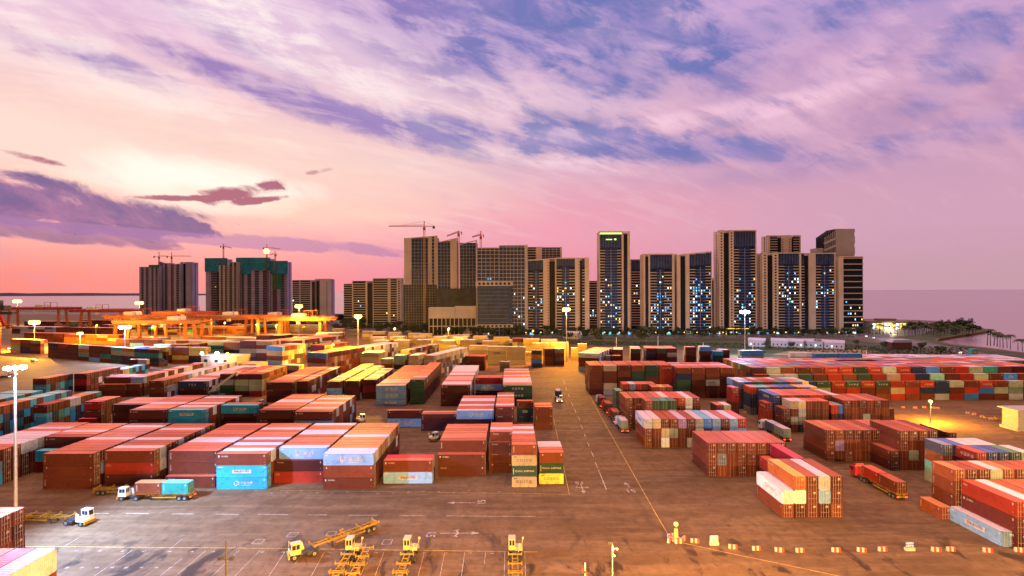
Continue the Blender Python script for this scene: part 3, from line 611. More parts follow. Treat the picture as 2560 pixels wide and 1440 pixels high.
stack('four tier brown block of right yard', 0, 0, 4, 1, nx=4, end=True, anchor=(ax, ay), ht=2.62, fc=['brown brown brown brown', 'brown brown sage brown', 'brown brown brown brown', 'maroon brown brown brown'], rc=['brown', 'brown', 'maroon', 'maroon'], logos={(0, 0, 0): 'vert', (0, 0, 1): 'vert'})
stack('low brown pair before four tier block', 0, 0, 2, 1, nx=1, end=True, anchor=(ax-2.62, ay-0.2), ht=2.62, fc=['brown maroon'], logos={(0, 0, 0): 'vert'})
E('single brown container on yellow paving', 2372, 1082, 1, 1, 1, L=40, fc=['brown'])
E('slate and teal block at right', 2358.6, 1112, 4, 5, 1, L=20, ht=2.6, fc=['slate orange mint sage', 'navy brown navy brown', 'sage brown brown brown', 'grey brown', 'sage brown'], rc=['slate', 'sage', 'grey', 'sage', 'mint'], pal='right', logos={(0, 0, 1): 'vert', (0, 0, 2): 'vert', (0, 0, 3): 'cship'})
E('red lettered block at right', 2441.7, 1131, 4, 5, 1, L=20, ht=2.6, fc=['red brown brown brown', 'navy navy brown brown', 'navy maroon', 'green', 'sage'], rc=['red', 'slate', 'brown', 'sage', 'sage'], pal='right', logos={(0, 0, 0): 'zgh'})
E('brown four tier block at right edge', 2385, 1174, 4, 8, 1, L=20, ht=2.6, fc=['rust rust brown brown', 'brown brown maroon maroon', 'brown brown', 'sage brown', 'rust brown', 'brown', 'brown', 'brown'], pal='brown', logos={(0, 0, 0): 'vert', (0, 0, 1): 'vert', (0, 0, 2): 'vert'})
E('single brown container on the ground at right', 2352, 1268, 1, 1, 1, L=20, ht=2.6, fc=['rust'], logos={(0, 0, 0): 'vert'})
ax, ay = P(2539, 1254.8, 8.7)
stack('bright red topped block at lower right', 0, 0, 3, 1, nx=5, end=True, anchor=(ax, ay), fc=['red maroon maroon', 'white maroon brown', 'brown', 'brown', 'brown'], rc=['red', 'white', 'brown', 'brown', 'brown'], logos={(0, 0, 0): 'cai', (0, 0, 1): 'small'})
ax, ay = P(2505, 1328.7, 2.9)
stack('pale blue container on the ground at lower right', 0, 0, 1, 1, nx=1, end=True, anchor=(ax, ay), fc=['azure'], logos={(0, 0, 0): 'banner'})
# --- lower left corner
stack('brown block at left edge under white mast', 0, 0, 3, 5, nx=1, ht=2.6, anchor=(-91.6-12.2, 103-5*2.58), fc=['brown brown azure'], rc=['brown']*5, pal='brown',
      tiers=lambda i, j: 3)
stack('six tier block in the lower left corner', 0, 0, 6, 1, nx=4, ht=2.8, end=True, anchor=(-55.6-4*2.58, 67-12.19), fc=['maroon brown', 'rust brown', 'red brown', 'white brown'], rc=['brown', 'rust', 'red', 'white'], logos={(3, 0, 0): None})
# --- behind the left yard: RMG field
stack('first field block along open road', 120, 857, 4, 1, nx=10, ht=2.75, rot=-24, L=40, pal='yard', fc=['navy brown brown brown', 'red brown brown brown', 'brown brown brown brown', 'white orange mint brown', 'brown brown brown azure', 'brown brown teal brown', 'mint cream green green'], gap=0.3)
stack('second field block along open road', 26, 847, 4, 2, nx=3, ht=2.75, rot=-20, L=40, pal='yard')
for q, (a, b_, n_, nx_, ny_, ro, pl) in enumerate([(330, 868, 4, 2, 3, -6, 'yard'), (385, 861, 4, 2, 2, -6, 'yard'), (430, 868, 4, 2, 2, -8, 'yard'), (455, 860, 4, 1, 4, -8, 'brown'), (290, 848, 4, 3, 3, -10, 'yard'), (520, 855, 4, 3, 3, -8, 'yard'), (600, 852, 5, 2, 4, -10, 'mixed'), (640, 838, 4, 2, 6, -8, 'brown'),
      (60, 832, 3, 5, 4, -14, 'brown'), (160, 836, 3, 5, 3, -12, 'orange'), (250, 842, 1, 6, 4, -12, 'orange'), (350, 851, 1, 4, 4, -10, 'cream'), (440, 851, 2, 4, 4, -10, 'cream'), (505, 842, 1, 4, 4, -10, 'orange'), (565, 844, 2, 5, 3, -10, 'cream'), (650, 836, 1, 5, 4, -8, 'orange'), (725, 844, 2, 4, 4, -8, 'orange'), (790, 832, 3, 2, 4, -8, 'mixed'), (830, 822, 3, 1, 3, -6, 'cream'),
      (30, 816, 3, 7, 4, -14, 'cool'), (140, 818, 3, 7, 4, -12, 'brown'), (250, 812, 3, 8, 4, -10, 'yard'), (370, 818, 3, 6, 4, -10, 'yard'), (470, 815, 3, 6, 4, -10, 'orange'), (570, 812, 3, 6, 4, -8, 'yard'), (660, 812, 3, 6, 4, -8, 'cream'),
      (60, 803, 3, 8, 4, -10, 'yard'), (200, 800, 3, 9, 4, -10, 'brown'), (350, 802, 3, 9, 4, -8, 'yard'), (500, 799, 3, 9, 4, -8, 'brown'), (640, 800, 3, 8, 4, -8, 'yard')]):
    stack(ORD[q]+' field block under the gantry cranes', a, b_, n_, ny_, nx=nx_, ht=2.75, rot=ro, pal=pl, L=40)
stack('pair by the black crane', 322, 898, 2, 1, nx=2, L=20, fc=['brown brown', 'cream brown'], rot=-8)

# ------------------------------------------------------------------ which containers show, and how large
def box_pts(d):
    cs, sn = math.cos(d['rot']), math.sin(d['rot']); l, w_ = d['L']/2, 1.22
    return [(d['x']+u*cs-v*sn, d['y']+u*sn+v*cs, z) for z in (d['z'], d['z']+d['H']) for u, v in ((-l, -w_), (l, -w_), (l, w_), (-l, w_))]
bv, bf, own = [], [], []
for q, d in enumerate(CONTS):
    i = len(bv); bv += box_pts(d)
    for f in ((4, 5, 6, 7), (0, 1, 5, 4), (1, 2, 6, 5), (2, 3, 7, 6), (3, 0, 4, 7)):
        bf.append(tuple(i+k for k in f)); own.append(q)
tree = BVHTree.FromPolygons([Vector(v) for v in bv], bf)
org = Vector((0, 0, H0)); cs, sn = math.cos(ROLL), math.sin(ROLL)
for iy in range(150, 289):
    py = (iy+.5)*5
    for ix in range(512):
        px = (ix+.5)*5; a, b = (px-1280)/F, -(py-CY)/F
        hit = tree.ray_cast(org, Vector((a*cs+b*sn, 1.0, -a*sn+b*cs)), 1500)
        if hit[2] is not None: CONTS[own[hit[2]]]['hit'] += 1
rank = sorted(CONTS, key=lambda d: -d['hit'])
for q, d in enumerate(rank): d['solo'] = q < 300 and d['hit'] > 0
print('containers', len(CONTS), 'seen', sum(d['hit'] > 0 for d in CONTS), 'smallest solo', rank[299]['hit'])

# ------------------------------------------------------------------ container material
def paint(name, use_attr):
    m, t, b = newmat(name)
    if use_attr:
        at = t.nodes.new('ShaderNodeAttribute'); at.attribute_name = 'paint'; cin = at.outputs['Color']
        fa = t.nodes.new('ShaderNodeAttribute'); fa.attribute_name = 'face'; sp = t.nodes.new('ShaderNodeSeparateXYZ'); t.links.new(fa.outputs['Vector'], sp.inputs[0])
    else:
        oi = t.nodes.new('ShaderNodeObjectInfo'); cin = oi.outputs['Color']
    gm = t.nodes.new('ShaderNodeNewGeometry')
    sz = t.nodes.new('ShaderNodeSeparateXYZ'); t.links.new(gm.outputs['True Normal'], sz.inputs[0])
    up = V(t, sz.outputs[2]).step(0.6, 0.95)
    n1 = noise(t, gm.outputs['Position'], 0.9, 6, 0.7); n2 = noise(t, gm.outputs['Position'], 0.17, 4, 0.6); n3 = noise(t, gm.outputs['Position'], 1.9, 6, 0.75)
    dk_ = mixc(t, 1.0, cin, (0.55, 0.48, 0.44), 'MULTIPLY'); lt_ = mixc(t, 1.0, cin, (1.12, 1.12, 1.12), 'MULTIPLY')
    col = mixc(t, n2.step(0.3, 0.7), lt_, mixc(t, 0.4, lt_, dk_))
    col = mixc(t, n1.step(0.50, 0.72)*0.8, col, mixc(t, 0.25, dk_, (0.06, 0.022, 0.01)))                      # grime and rust
    hs = t.nodes.new('ShaderNodeHueSaturation'); hs.inputs['Value'].default_value = 6.8; t.links.new(col, hs.inputs['Color'])   # sky light on the roofs painted in as a brighter tone
    roof_lit_dust = mixc(t, 0.08, mixc(t, 1.0, hs.outputs[0], (0.80, 0.60, 0.70), 'DARKEN'), (0.5, 0.2, 0.1))
    col = mixc(t, up*(n1.step(0.25, 0.8)*0.3+0.7), col, roof_lit_dust)
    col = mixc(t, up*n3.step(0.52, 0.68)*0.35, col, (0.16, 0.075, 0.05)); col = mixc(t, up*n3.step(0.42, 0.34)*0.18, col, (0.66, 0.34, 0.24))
    if use_attr:
        # edges, door leaves and corrugation drawn on the far containers from each face's own size
        fu, fv = V(t, sp.outputs[0]), V(t, sp.outputs[1]); kind = V(t, sp.outputs[2])
        wvn = (fu*(2*math.pi/0.28)).f('SINE')
        isend = kind.step(0.5, 0.6)*(1.0-kind.step(1.5, 1.6)); isroof = kind.step(1.5, 1.6)
        bars = ((fu-0.0).f('ABSOLUTE')-0.45).f('ABSOLUTE').step(0.05, 0.02)*isend
        seam = (fu.f('ABSOLUTE')).step(0.05, 0.02)*isend
        col = mixc(t, bars*0.35, col, (0.45, 0.38, 0.30)); col = mixc(t, seam*0.8, col, (0.01, 0.01, 0.01))
        bn = t.nodes.new('ShaderNodeBump'); bn.inputs['Strength'].default_value = 0.5; bn.inputs['Distance'].default_value = 0.04
        t.links.new((wvn*(1.0-isend)).o, bn.inputs['Height']); t.links.new(bn.outputs[0], b.inputs['Normal'])
    t.links.new(col, b.inputs['Base Color'])
    t.links.new((n1*0.25+0.45).o, b.inputs['Roughness']); b.inputs['Specular IOR Level'].default_value = 0.22
    return m
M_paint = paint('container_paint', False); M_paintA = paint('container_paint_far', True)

# ------------------------------------------------------------------ far containers: one mass
class Mass:
    def __init__(s): s.v, s.f, s.c, s.fa = [], [], [], []
    def box(s, d):
        i = len(s.v); s.v += box_pts(d); col = [min(1, c*d['v']) for c in PAL[d['c']]]
        l, w_, h = d['L']/2, 1.22, d['H']
        for f, (hw, hh, kd) in zip(((4, 5, 6, 7), (0, 1, 5, 4), (1, 2, 6, 5), (2, 3, 7, 6), (3, 0, 4, 7)), ((l, w_, 2), (l, h/2, 0), (w_, h/2, 1), (l, h/2, 0), (w_, h/2, 1))):
            s.f.append(tuple(i+k for k in f)); s.c.append(col)
            s.fa += [(-hw, -hh, kd), (hw, -hh, kd), (hw, hh, kd), (-hw, hh, kd)]
ms = Mass()
for d in CONTS:
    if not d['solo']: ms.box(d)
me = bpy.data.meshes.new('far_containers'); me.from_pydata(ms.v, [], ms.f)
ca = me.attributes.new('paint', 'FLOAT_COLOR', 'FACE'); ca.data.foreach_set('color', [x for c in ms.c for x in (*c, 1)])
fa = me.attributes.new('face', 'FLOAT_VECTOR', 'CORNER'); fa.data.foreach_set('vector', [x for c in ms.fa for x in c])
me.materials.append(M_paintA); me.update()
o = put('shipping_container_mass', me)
tag(o, 'far stacks of shipping containers of every colour across the yard', 'containers', kind='stuff')

# ------------------------------------------------------------------ container meshes (real corrugation, frame, doors)
def corr(mb, x0, x1, z0, z1, yf, sgn, pitch=0.28, dep=0.036, axis='x'):
    """a corrugated sheet facing sgn; axis x: lies along x at y=yf; axis y: along y at x=yf"""
    prof = []; x = x0; a, b_ = pitch*0.28, pitch*0.22
    while x < x1-pitch*0.99:
        prof += [(x, 0), (x+a, 0), (x+a+b_, -dep), (x+2*a+b_, -dep)]; x += pitch
    prof += [(x1, 0)]
    i = len(mb.v)
    for px_, o_ in prof:
        for z in (z0, z1):
            mb.v.append((px_, yf+sgn*o_, z) if axis == 'x' else (yf+sgn*o_, px_, z))
    for k in range(len(prof)-1):
        q = (i+2*k, i+2*k+2, i+2*k+3, i+2*k+1)
        flip = (sgn > 0) if axis == 'x' else (sgn < 0)
        mb.f.append(q[::-1] if flip else q); mb.m.append(0)
CM = {}
def cont_meshes(L, H):
    key = (round(L, 2), round(H, 2))
    if key in CM: return CM[key]
    l, w_ = L/2, 1.22
    fr = MB()
    for sx_ in (-1, 1):
        for sy in (-1, 1):
            x0, x1 = sorted((sx_*l, sx_*(l-0.16))); y0, y1 = sorted((sy*w_, sy*(w_-0.13)))
            fr.box(x0, x1, y0, y1, 0.12, H-0.12)
            x0, x1 = sorted((sx_*(l+0.004), sx_*(l-0.178))); y0, y1 = sorted((sy*(w_+0.004), sy*(w_-0.162)))
            fr.box(x0, x1, y0, y1, 0, 0.118, 1); fr.box(x0, x1, y0, y1, H-0.118, H, 1)
    for sy in (-1, 1):
        y0, y1 = sorted((sy*w_, sy*(w_-0.06)))
        fr.box(-l+0.18, l-0.18, y0, y1, H-0.10, H-0.03); fr.box(-l+0.18, l-0.18, y0, y1, 0.02, 0.17)
        if L < 7:
            for px_ in (-1.05, 1.05): fr.box(px_-0.18, px_+0.18, sy*(w_+0.004)-0.004, sy*(w_+0.004)+0.004, 0.03, 0.14, 1)
    for sx_ in (-1, 1):
        x0, x1 = sorted((sx_*l, sx_*(l-0.08)))
        fr.box(x0, x1, -w_+0.17, w_-0.17, H-0.13, H-0.01); fr.box(x0, x1, -w_+0.17, w_-0.17, 0.01, 0.16)
    wl = MB()
    corr(wl, -l+0.16, l-0.16, 0.17, H-0.10, -w_+0.012, -1); corr(wl, -l+0.16, l-0.16, 0.17, H-0.10, w_-0.012, 1)
    corr(wl, -w_+0.13, w_-0.13, 0.16, H-0.13, -l+0.012, -1, axis='y')
    rf = MB(); n = max(4, int(L/0.52)); xs = [-l+0.09+(2*l-0.18)*k/n for k in range(n+1)]
    for k in range(n):
        a, b_ = xs[k], xs[k+1]; m1, m2 = a+(b_-a)*0.55, a+(b_-a)*0.75; zt, zl = H-0.025, H-0.048
        rf.quad([(a, -w_+0.06, zt), (m1, -w_+0.06, zt), (m1, w_-0.06, zt), (a, w_-0.06, zt)])
        rf.quad([(m1, -w_+0.06, zl), (m2, -w_+0.06, zl), (m2, w_-0.06, zl), (m1, w_-0.06, zl)])
        rf.quad([(m2, -w_+0.06, zt), (b_, -w_+0.06, zt), (b_, w_-0.06, zt), (m2, w_-0.06, zt)])
        rf.quad([(m1, -w_+0.06, zt), (m1, -w_+0.06, zl), (m1, w_-0.06, zl), (m1, w_-0.06, zt)])
        rf.quad([(m2, -w_+0.06, zl), (m2, -w_+0.06, zt), (m2, w_-0.06, zt), (m2, w_-0.06, zl)])
    doors = []
    for sy in (-1, 1):
        dr = MB(); a, b_ = (0.012, w_-0.14) if sy > 0 else (-w_+0.14, -0.012)
        dr.box(l-0.07, l-0.03, a, b_, 0.17, H-0.14)
        for k in range(4):
            z0 = 0.30+k*(H-0.58)/4; dr.box(l-0.03, l-0.008, a+0.07, b_-0.07, z0, z0+(H-0.58)/4-0.12)
        for fy in (0.26, 0.74):
            yy = a+(b_-a)*fy
            dr.tube((l+0.012, yy, 0.08), (l+0.012, yy, H-0.06), 0.026, n=6, m=1)
            for zz in (0.22, H*0.42, H*0.72, H-0.2): dr.box(l-0.008, l+0.045, yy-0.06, yy+0.06, zz-0.035, zz+0.035, 1)
            dr.box(l+0.02, l+0.05, min(yy, yy-sy*0.34), max(yy, yy-sy*0.34), 1.02, 1.07, 1)
        if sy > 0:
            dr.box(l-0.007, l-0.003, a+0.10, b_-0.42, H-0.62, H-0.46, 2); dr.box(l-0.007, l-0.003, a+0.10, b_-0.5, H-0.82, H-0.72, 2)
        doors.append(dr.mesh('door', [M_paint, M_steel, M_mark]))
    CM[key] = (fr.mesh('frame', [M_paint, M_dark]), wl.mesh('side_wall', [M_paint]), rf.mesh('roof', [M_paint]), doors[0], doors[1])
    return CM[key]

# ------------------------------------------------------------------ lettering and marks on the long sides
vfont = None
def text_mesh(txt, size, ext=0.0, sp=1.0, shear=0.0):
    cu = bpy.data.curves.new('text', 'FONT'); cu.body = txt; cu.size = size; cu.extrude = ext; cu.align_x = 'CENTER'; cu.align_y = 'CENTER'
    cu.space_character = sp; cu.shear = shear; cu.resolution_u = 2; cu.offset = 0.012*size
    ob_ = bpy.data.objects.new('text', cu); COL.objects.link(ob_)
    dg = bpy.context.evaluated_depsgraph_get(); me_ = bpy.data.meshes.new_from_object(ob_.evaluated_get(dg))
    bpy.data.objects.remove(ob_); return me_
TCACHE = {}
def tpoly(txt, size, sp=1.0, shear=0.0):
    k = (txt, size, sp, shear)
    if k not in TCACHE:
        me_ = text_mesh(txt, size, 0.0, sp, shear); TCACHE[k] = ([tuple(v.co) for v in me_.vertices], [tuple(p.vertices) for p in me_.polygons]); bpy.data.meshes.remove(me_)
    return TCACHE[k]
def put_text(mb, txt, size, cx_, cz, y, m=0, sp=1.0, rot=False, shear=0.0, fit=None):
    vs, fs = tpoly(txt, size, sp, shear)
    k = 1.0
    if fit and vs:
        wd = max(v[0] for v in vs)-min(v[0] for v in vs); k = min(1.0, fit/max(wd, 0.01))
    i = len(mb.v)
    for v in vs:
        a, b_ = v[0]*k, v[1]*k
        if rot: a, b_ = -b_, a
        mb.v.append((cx_+a, y, cz+b_))
    for f in fs: mb.f.append(tuple(i+q for q in f)); mb.m.append(m)
LM = {}
def logo_mesh(kind, L, H, dark):
    key = (kind, round(L, 1), round(H, 1), dark)
    if key in LM: return LM[key]
    mb = MB(); y = -1.222; l = L/2; zc = H*0.5
    def rect(x0, x1, z0, z1, m=0, yy=y): mb.quad([(x0, yy, z0), (x1, yy, z0), (x1, yy, z1), (x0, yy, z1)], m)
    def code():
        for k in range(5): rect(l-0.75-k*0.0, l-0.45, H-0.45-k*0.16, H-0.37-k*0.16, 0) if k < 3 else None
        rect(l-0.62, l-0.52, 0.7, 0.82, 2)
    if kind == 'cosco':
        put_text(mb, 'COSCO', 1.25, 0, zc, y, 1, 1.35, fit=L*0.62); rect(-l+0.5, -l+1.3, H-0.55, H-0.35, 1)
    elif kind == 'cship':
        put_text(mb, 'CHINA SHIPPING', 1.25, 0.1, zc, y, 0, 1.0, fit=L*0.76); rect(-l+0.35, -l+0.5, 0.6, H-0.6, 0)
    elif kind == 'zgh':
        put_text(mb, '中国海运', 0.95, 0.3, zc-0.05, y, 0, 1.3, fit=L*0.62); rect(-l+0.5, -l+1.2, H-0.5, H-0.36, 0)
    elif kind == 'zgu':
        put_text(mb, '中谷海运', 1.05, 0, zc, y, 0, 1.35, fit=L*0.66); rect(-l+0.4, -l+1.3, H-0.5, H-0.36, 0)
    elif kind == 'ykp':
        put_text(mb, 'Y K P', 1.35, 0, zc, y, 0, 1.1, fit=L*0.5); code()
    elif kind == 'oval':
        n = 20
        for k in range(n):
            a, b_ = 2*math.pi*k/n, 2*math.pi*(k+1)/n
            mb.quad([(1.0*math.cos(a), y, zc+0.55*math.sin(a)), (1.0*math.cos(b_), y, zc+0.55*math.sin(b_)), (0.82*math.cos(b_), y, zc+0.42*math.sin(b_)), (0.82*math.cos(a), y, zc+0.42*math.sin(a))])
        for z_ in (-0.16, 0.0, 0.16): rect(-0.6, 0.6, zc+z_-0.05, zc+z_+0.05)
    elif kind == 'bird':
        for k in range(3):
            z0 = zc+0.85-k*0.42; x0 = -1.9 if L > 7 else -1.3
            mb.quad([(x0-0.1, y, z0), (x0+0.75-k*0.12, y, z0-0.75), (x0+0.55-k*0.12, y, z0-1.05), (x0-0.05, y, z0-0.35)])
        put_text(mb, '仁建安通', 1.05 if L > 7 else 0.7, 0.9 if L > 7 else 0.7, zc+0.05, y, 0, 1.05)
        rect(-0.2, 2.3 if L > 7 else 1.6, zc-0.75, zc-0.66); rect(-l+0.5, -l+1.5, H-0.5, H-0.3); code()
    elif kind == 'swirl':
        x0 = -1.1
        for r_, s_ in ((0.62, 0), (0.38, math.pi)):
            n = 14
            for k in range(n):
                a, b_ = s_+1.6*math.pi*k/n, s_+1.6*math.pi*(k+1)/n
                mb.quad([(x0+r_*math.cos(a)+(0.25 if s_ else -0.2), y, zc+r_*math.sin(a)), (x0+r_*math.cos(b_)+(0.25 if s_ else -0.2), y, zc+r_*math.sin(b_)), (x0+(r_-0.17)*math.cos(b_)+(0.25 if s_ else -0.2), y, zc+(r_-0.17)*math.sin(b_)), (x0+(r_-0.17)*math.cos(a)+(0.25 if s_ else -0.2), y, zc+(r_-0.17)*math.sin(a))][::-1])
        put_text(mb, '中谷物流', 0.75, 1.15, zc+0.1, y, 0, 1.0); rect(0.0, 2.2, zc-0.5, zc-0.42); code()
    elif kind == 'banner':
        k_ = 1.0 if L > 7 else 0.62
        rect(-2.3*k_, 2.3*k_, zc-0.42*k_, zc+0.42*k_, 0)
        put_text(mb, '中谷物流', 0.62*k_, 0.75*k_, zc, y-0.003, 3); n = 12
        rect(-1.9*k_, -1.2*k_, zc-0.22*k_, zc+0.22*k_, 4, y-0.003); rect(-1.1*k_, -0.7*k_, zc-0.22*k_, zc+0.22*k_, 3, y-0.003)
        rect(-l+0.4, -l+1.7, H-0.55, H-0.33, 0); code()
    elif kind == 'cai':
        put_text(mb, 'CAI', 0.62, -l+0.95, H-0.75, y, 0); code()
    elif kind == 'small':
        rect(-l+0.45, -l+0.75, H-0.95, H-0.45, 0); put_text(mb, '泉州安通', 0.42, -l+2.0, H-0.7, y, 0); code()
    elif kind == 'italic':
        put_text(mb, 'Textainer', 0.42, -l+1.5, H-0.6, y, 0, shear=0.3); code()
    elif kind == 'vert':
        put_text(mb, 'TRITON', 0.42, -l+0.55, zc+0.1, y, 0, 1.0, rot=True, fit=H*0.66); code()
    elif kind == 'dot':
        rect(-l+0.7, -l+0.95, H-0.75, H-0.45, 0); code()
    else:
        code()
    LM[key] = mb.mesh('lettering', [M_mark if not dark else M_navyp, M_navyp, M_markY, M_blue, M_orange])
    return LM[key]
TIERW = {1: ['only'], 2: ['bottom', 'top'], 3: ['bottom', 'middle', 'top'], 4: ['bottom', 'second', 'third', 'top'], 5: ['bottom', 'second', 'third', 'fourth', 'top'], 6: ['bottom', 'second', 'third', 'fourth', 'fifth', 'top']}
LOGOW = {'cosco': 'lettered', 'cship': 'lettered', 'zgh': 'lettered', 'zgu': 'lettered', 'ykp': 'lettered', 'oval': 'oval marked', 'bird': 'wing marked', 'swirl': 'swirl marked', 'banner': 'banner marked'}
rc_ = random.Random(3)
for d in CONTS:
    if not d['solo']: continue
    w1 = []
    nm = ' '.join(([LOGOW[d['logo']]] if d['logo'] in LOGOW else [])+[CNAME[d['c']]])
    size = 'long' if d['L'] > 7 else 'short'
    if d['n'] > 1: w1.append(TIERW[d['n']][d['k']]+' tier')
    if d['end']:
        if d['nx'] > 1: w1.append(ORD[d['i']]+' column')
        if d['ny'] > 1: w1.append(ORD[d['j']]+' row')
    else:
        if d['nx'] > 1: w1.append(ORD[d['i']]+' column')
        if d['ny'] > 1: w1.append(ORD[d['j']]+' row')
    lab = nm+' container, '+(', '.join(w1)+', ' if w1 else '')+d['blk']
    if len(lab.replace(',', '').split()) > 16: lab = lab.replace(' container,', ',')
    if len(lab.replace(',', '').split()) > 16: lab = lab.replace(' tier,', ',', 1)
    if len(lab.replace(',', '').split()) > 16: lab = ' '.join(lab.split()[1:])
    t_ = thing('shipping_container', lab, 'shipping container', (d['x'], d['y'], d['z']), d['rot'], 'shipping containers stacked in the yard')
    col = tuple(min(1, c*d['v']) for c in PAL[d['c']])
    fr, wl, rf, d0, d1 = cont_meshes(d['L'], d['H'])
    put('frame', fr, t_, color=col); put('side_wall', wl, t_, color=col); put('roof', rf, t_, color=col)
    dc = tuple(c*0.85 for c in col)
    put('door', d0, t_, color=dc); put('door', d1, t_, color=dc)
    lk = d['logo'] or rc_.choice(['vert', 'small', 'dot', 'italic', 'none', 'none'])
    if lk != 'plain': put('lettering', logo_mesh(lk, d['L'], d['H'], d['c'] in ('cream', 'yellow')), t_)
# ------------------------------------------------------------------ markings on the paving
def ln(name, pts, wd, m, z=0.008):
    o = strip(name, pts, wd, z, m)
    return o
def pl(*px): return [P(*q) for q in px]
for k, (a, b_) in enumerate([(75, 142), (215, 272), (315, 372), (430, 486), (540, 598), (645, 720), (770, 817), (870, 943), (998, 1062), (1115, 1340)]):
    y0 = 1283+(a-200)*0.0072
    ln('lane_marking', pl((a, y0), (b_, 1283+(b_-200)*0.0072)), 0.14, M_mark)
ln('lane_marking', pl((60, 1366), (700, 1371), (1345, 1380)), 0.13, M_markY)
ln('lane_marking', pl((1384, 1046), (1423, 1235)), 0.13, M_markY)
ln('lane_marking', pl((700, 1226), (1280, 1233), (1423, 1236)), 0.09, M_markY)
ln('lane_marking', pl((1462, 962), (1500, 1038), (1558, 1140), (1640, 1285), (1677, 1348), (1700, 1356), (1800, 1378), (1920, 1403), (2082, 1437), (2300, 1486), (2560, 1540)), 0.15, M_markY)
for a, b_, c_, d_ in [(1420, 985, 1424, 993), (1429, 1006, 1433, 1016), (1436, 1022, 1440, 1032), (1446, 1042, 1450, 1051), (1452, 1062, 1457, 1073), (1461, 1085, 1464, 1092), (1469, 1106, 1473, 1116), (1478, 1128, 1484, 1142), (1488, 1155, 1494, 1170), (1496, 1174, 1516, 1224), (1414, 968, 1417, 976), (1409, 952, 1412, 959)]:
    ln('lane_marking', pl((a, b_), (c_, d_)), 0.2, M_mark)
y1 = 1380
for k, x0 in enumerate([712, 761, 811, 862, 911, 960, 1061, 1112, 1162, 1214, 1262, 1312]):
    xb = 1285+(x0-1285)*(1440-728)/(y1-728)
    if k in (1, 9): xb = 1285+(x0-1285)*(1410-728)/(y1-728); ln('bay_marking', pl((x0, y1), (xb, 1410)), 0.07, M_mark)
    else: ln('bay_marking', pl((x0, y1), (xb, 1460)), 0.07, M_mark)
for x0, yy in [(455, 1396), (330, 1376), (515, 1376), (598, 1376), (650, 1376)]:
    ln('bay_marking', pl((x0, yy), (1285+(x0-1285)*(1450-728)/(yy-728), 1450)), 0.06, M_mark)
for x0, y0, x2, y2 in [(160, 1366, 196, 1345), (425, 1372, 455, 1348)]:
    ln('bay_marking', pl((x0, y0), (x2, y2)), 0.06, M_mark)
def arrow(px, py, L, wd, ang, side_heads=False):
    x, y = P(px, py); mb = MB(); z = 0.012; cs, sn = math.cos(ang), math.sin(ang)
    def q(pts): mb.quad([(x+u*cs-v*sn, y+u*sn+v*cs, z) for u, v in pts])
    q([(-L/2, -0.12), (L/2-1.2, -0.12), (L/2-1.2, 0.12), (-L/2, 0.12)])
    q([(L/2-1.6, -wd/2), (L/2, 0), (L/2-1.6, wd/2)])
    if side_heads:
        for s_ in (-1, 1):
            pts = [(-0.2, 0.12*s_), (-0.8, 1.3*s_), (-1.1, 1.3*s_), (-0.55, 0.12*s_)]; q(pts if s_ < 0 else pts[::-1])
            pts = [(-1.7, 1.15*s_), (-0.2, 1.7*s_), (-0.5, 1.15*s_)]; q(pts if s_ > 0 else pts[::-1])
    tag(mb.build('arrow_marking', M_mark), kind='structure')
def number(px, py, size, ang, txt='15'):
    x, y = P(px, py); vs, fs = tpoly(txt, size); mb = MB(); cs, sn = math.cos(ang), math.sin(ang)
    mb.v = [(x+v[0]*cs-v[1]*sn, y+v[0]*sn+v[1]*cs, 0.012) for v in vs]; mb.f = list(fs); mb.m = [0]*len(fs)
    tag(mb.build('number_marking', M_mark), kind='structure')
M_mark_ = M_mark; M_mark = M_fade
arrow(1152, 1257, 6.2, 1.3, math.pi); number(1205, 1255, 2.6, math.pi/2)
arrow(1150, 1333, 7.8, 1.4, 0.0, True); number(1076, 1336, 2.6, -math.pi/2)
arrow(1456, 1221, 6.5, 1.3, -math.pi/2, True); number(1449, 1207, 2.6, math.pi)
arrow(1568, 1212, 3.6, 1.5, math.pi/2+0.12); number(1577, 1228, 2.6, 0.1)
for px, py in [(731, 1337), (828, 1334), (968, 1355), (901, 1366), (646, 1354)]:   # painted squares round the drains
    x, y = P(px, py); mb = MB(); z = 0.012
    for a, b_, c_, d_ in [(-1, 1, -1, -.86), (-1, 1, .86, 1), (-1, -.88, -.86, .86), (.88, 1, -.86, .86)]: mb.quad([(x+a*.9, y+c_*1.0, z), (x+b_*.9, y+c_*1.0, z), (x+b_*.9, y+d_*1.0, z), (x+a*.9, y+d_*1.0, z)])
    tag(mb.build('square_marking', M_mark), kind='structure')
rr = random.Random(5)
for k in range(46):    # small slot numbers along the bay line and in front of the blocks
    if k < 20: px, py = 130+k*58+rr.uniform(-4, 4), 1377+k*0.35
    elif k < 28: px, py = 168+(k-20)*37, 1419
    else: px, py = 640+(k-28)*38, 1228+rr.uniform(-2, 6)
    number(px, py, 0.7, 0.0, rr.choice(['12', '14', '16', '18', '21', '23', '25', '27']))

M_mark = M_mark_
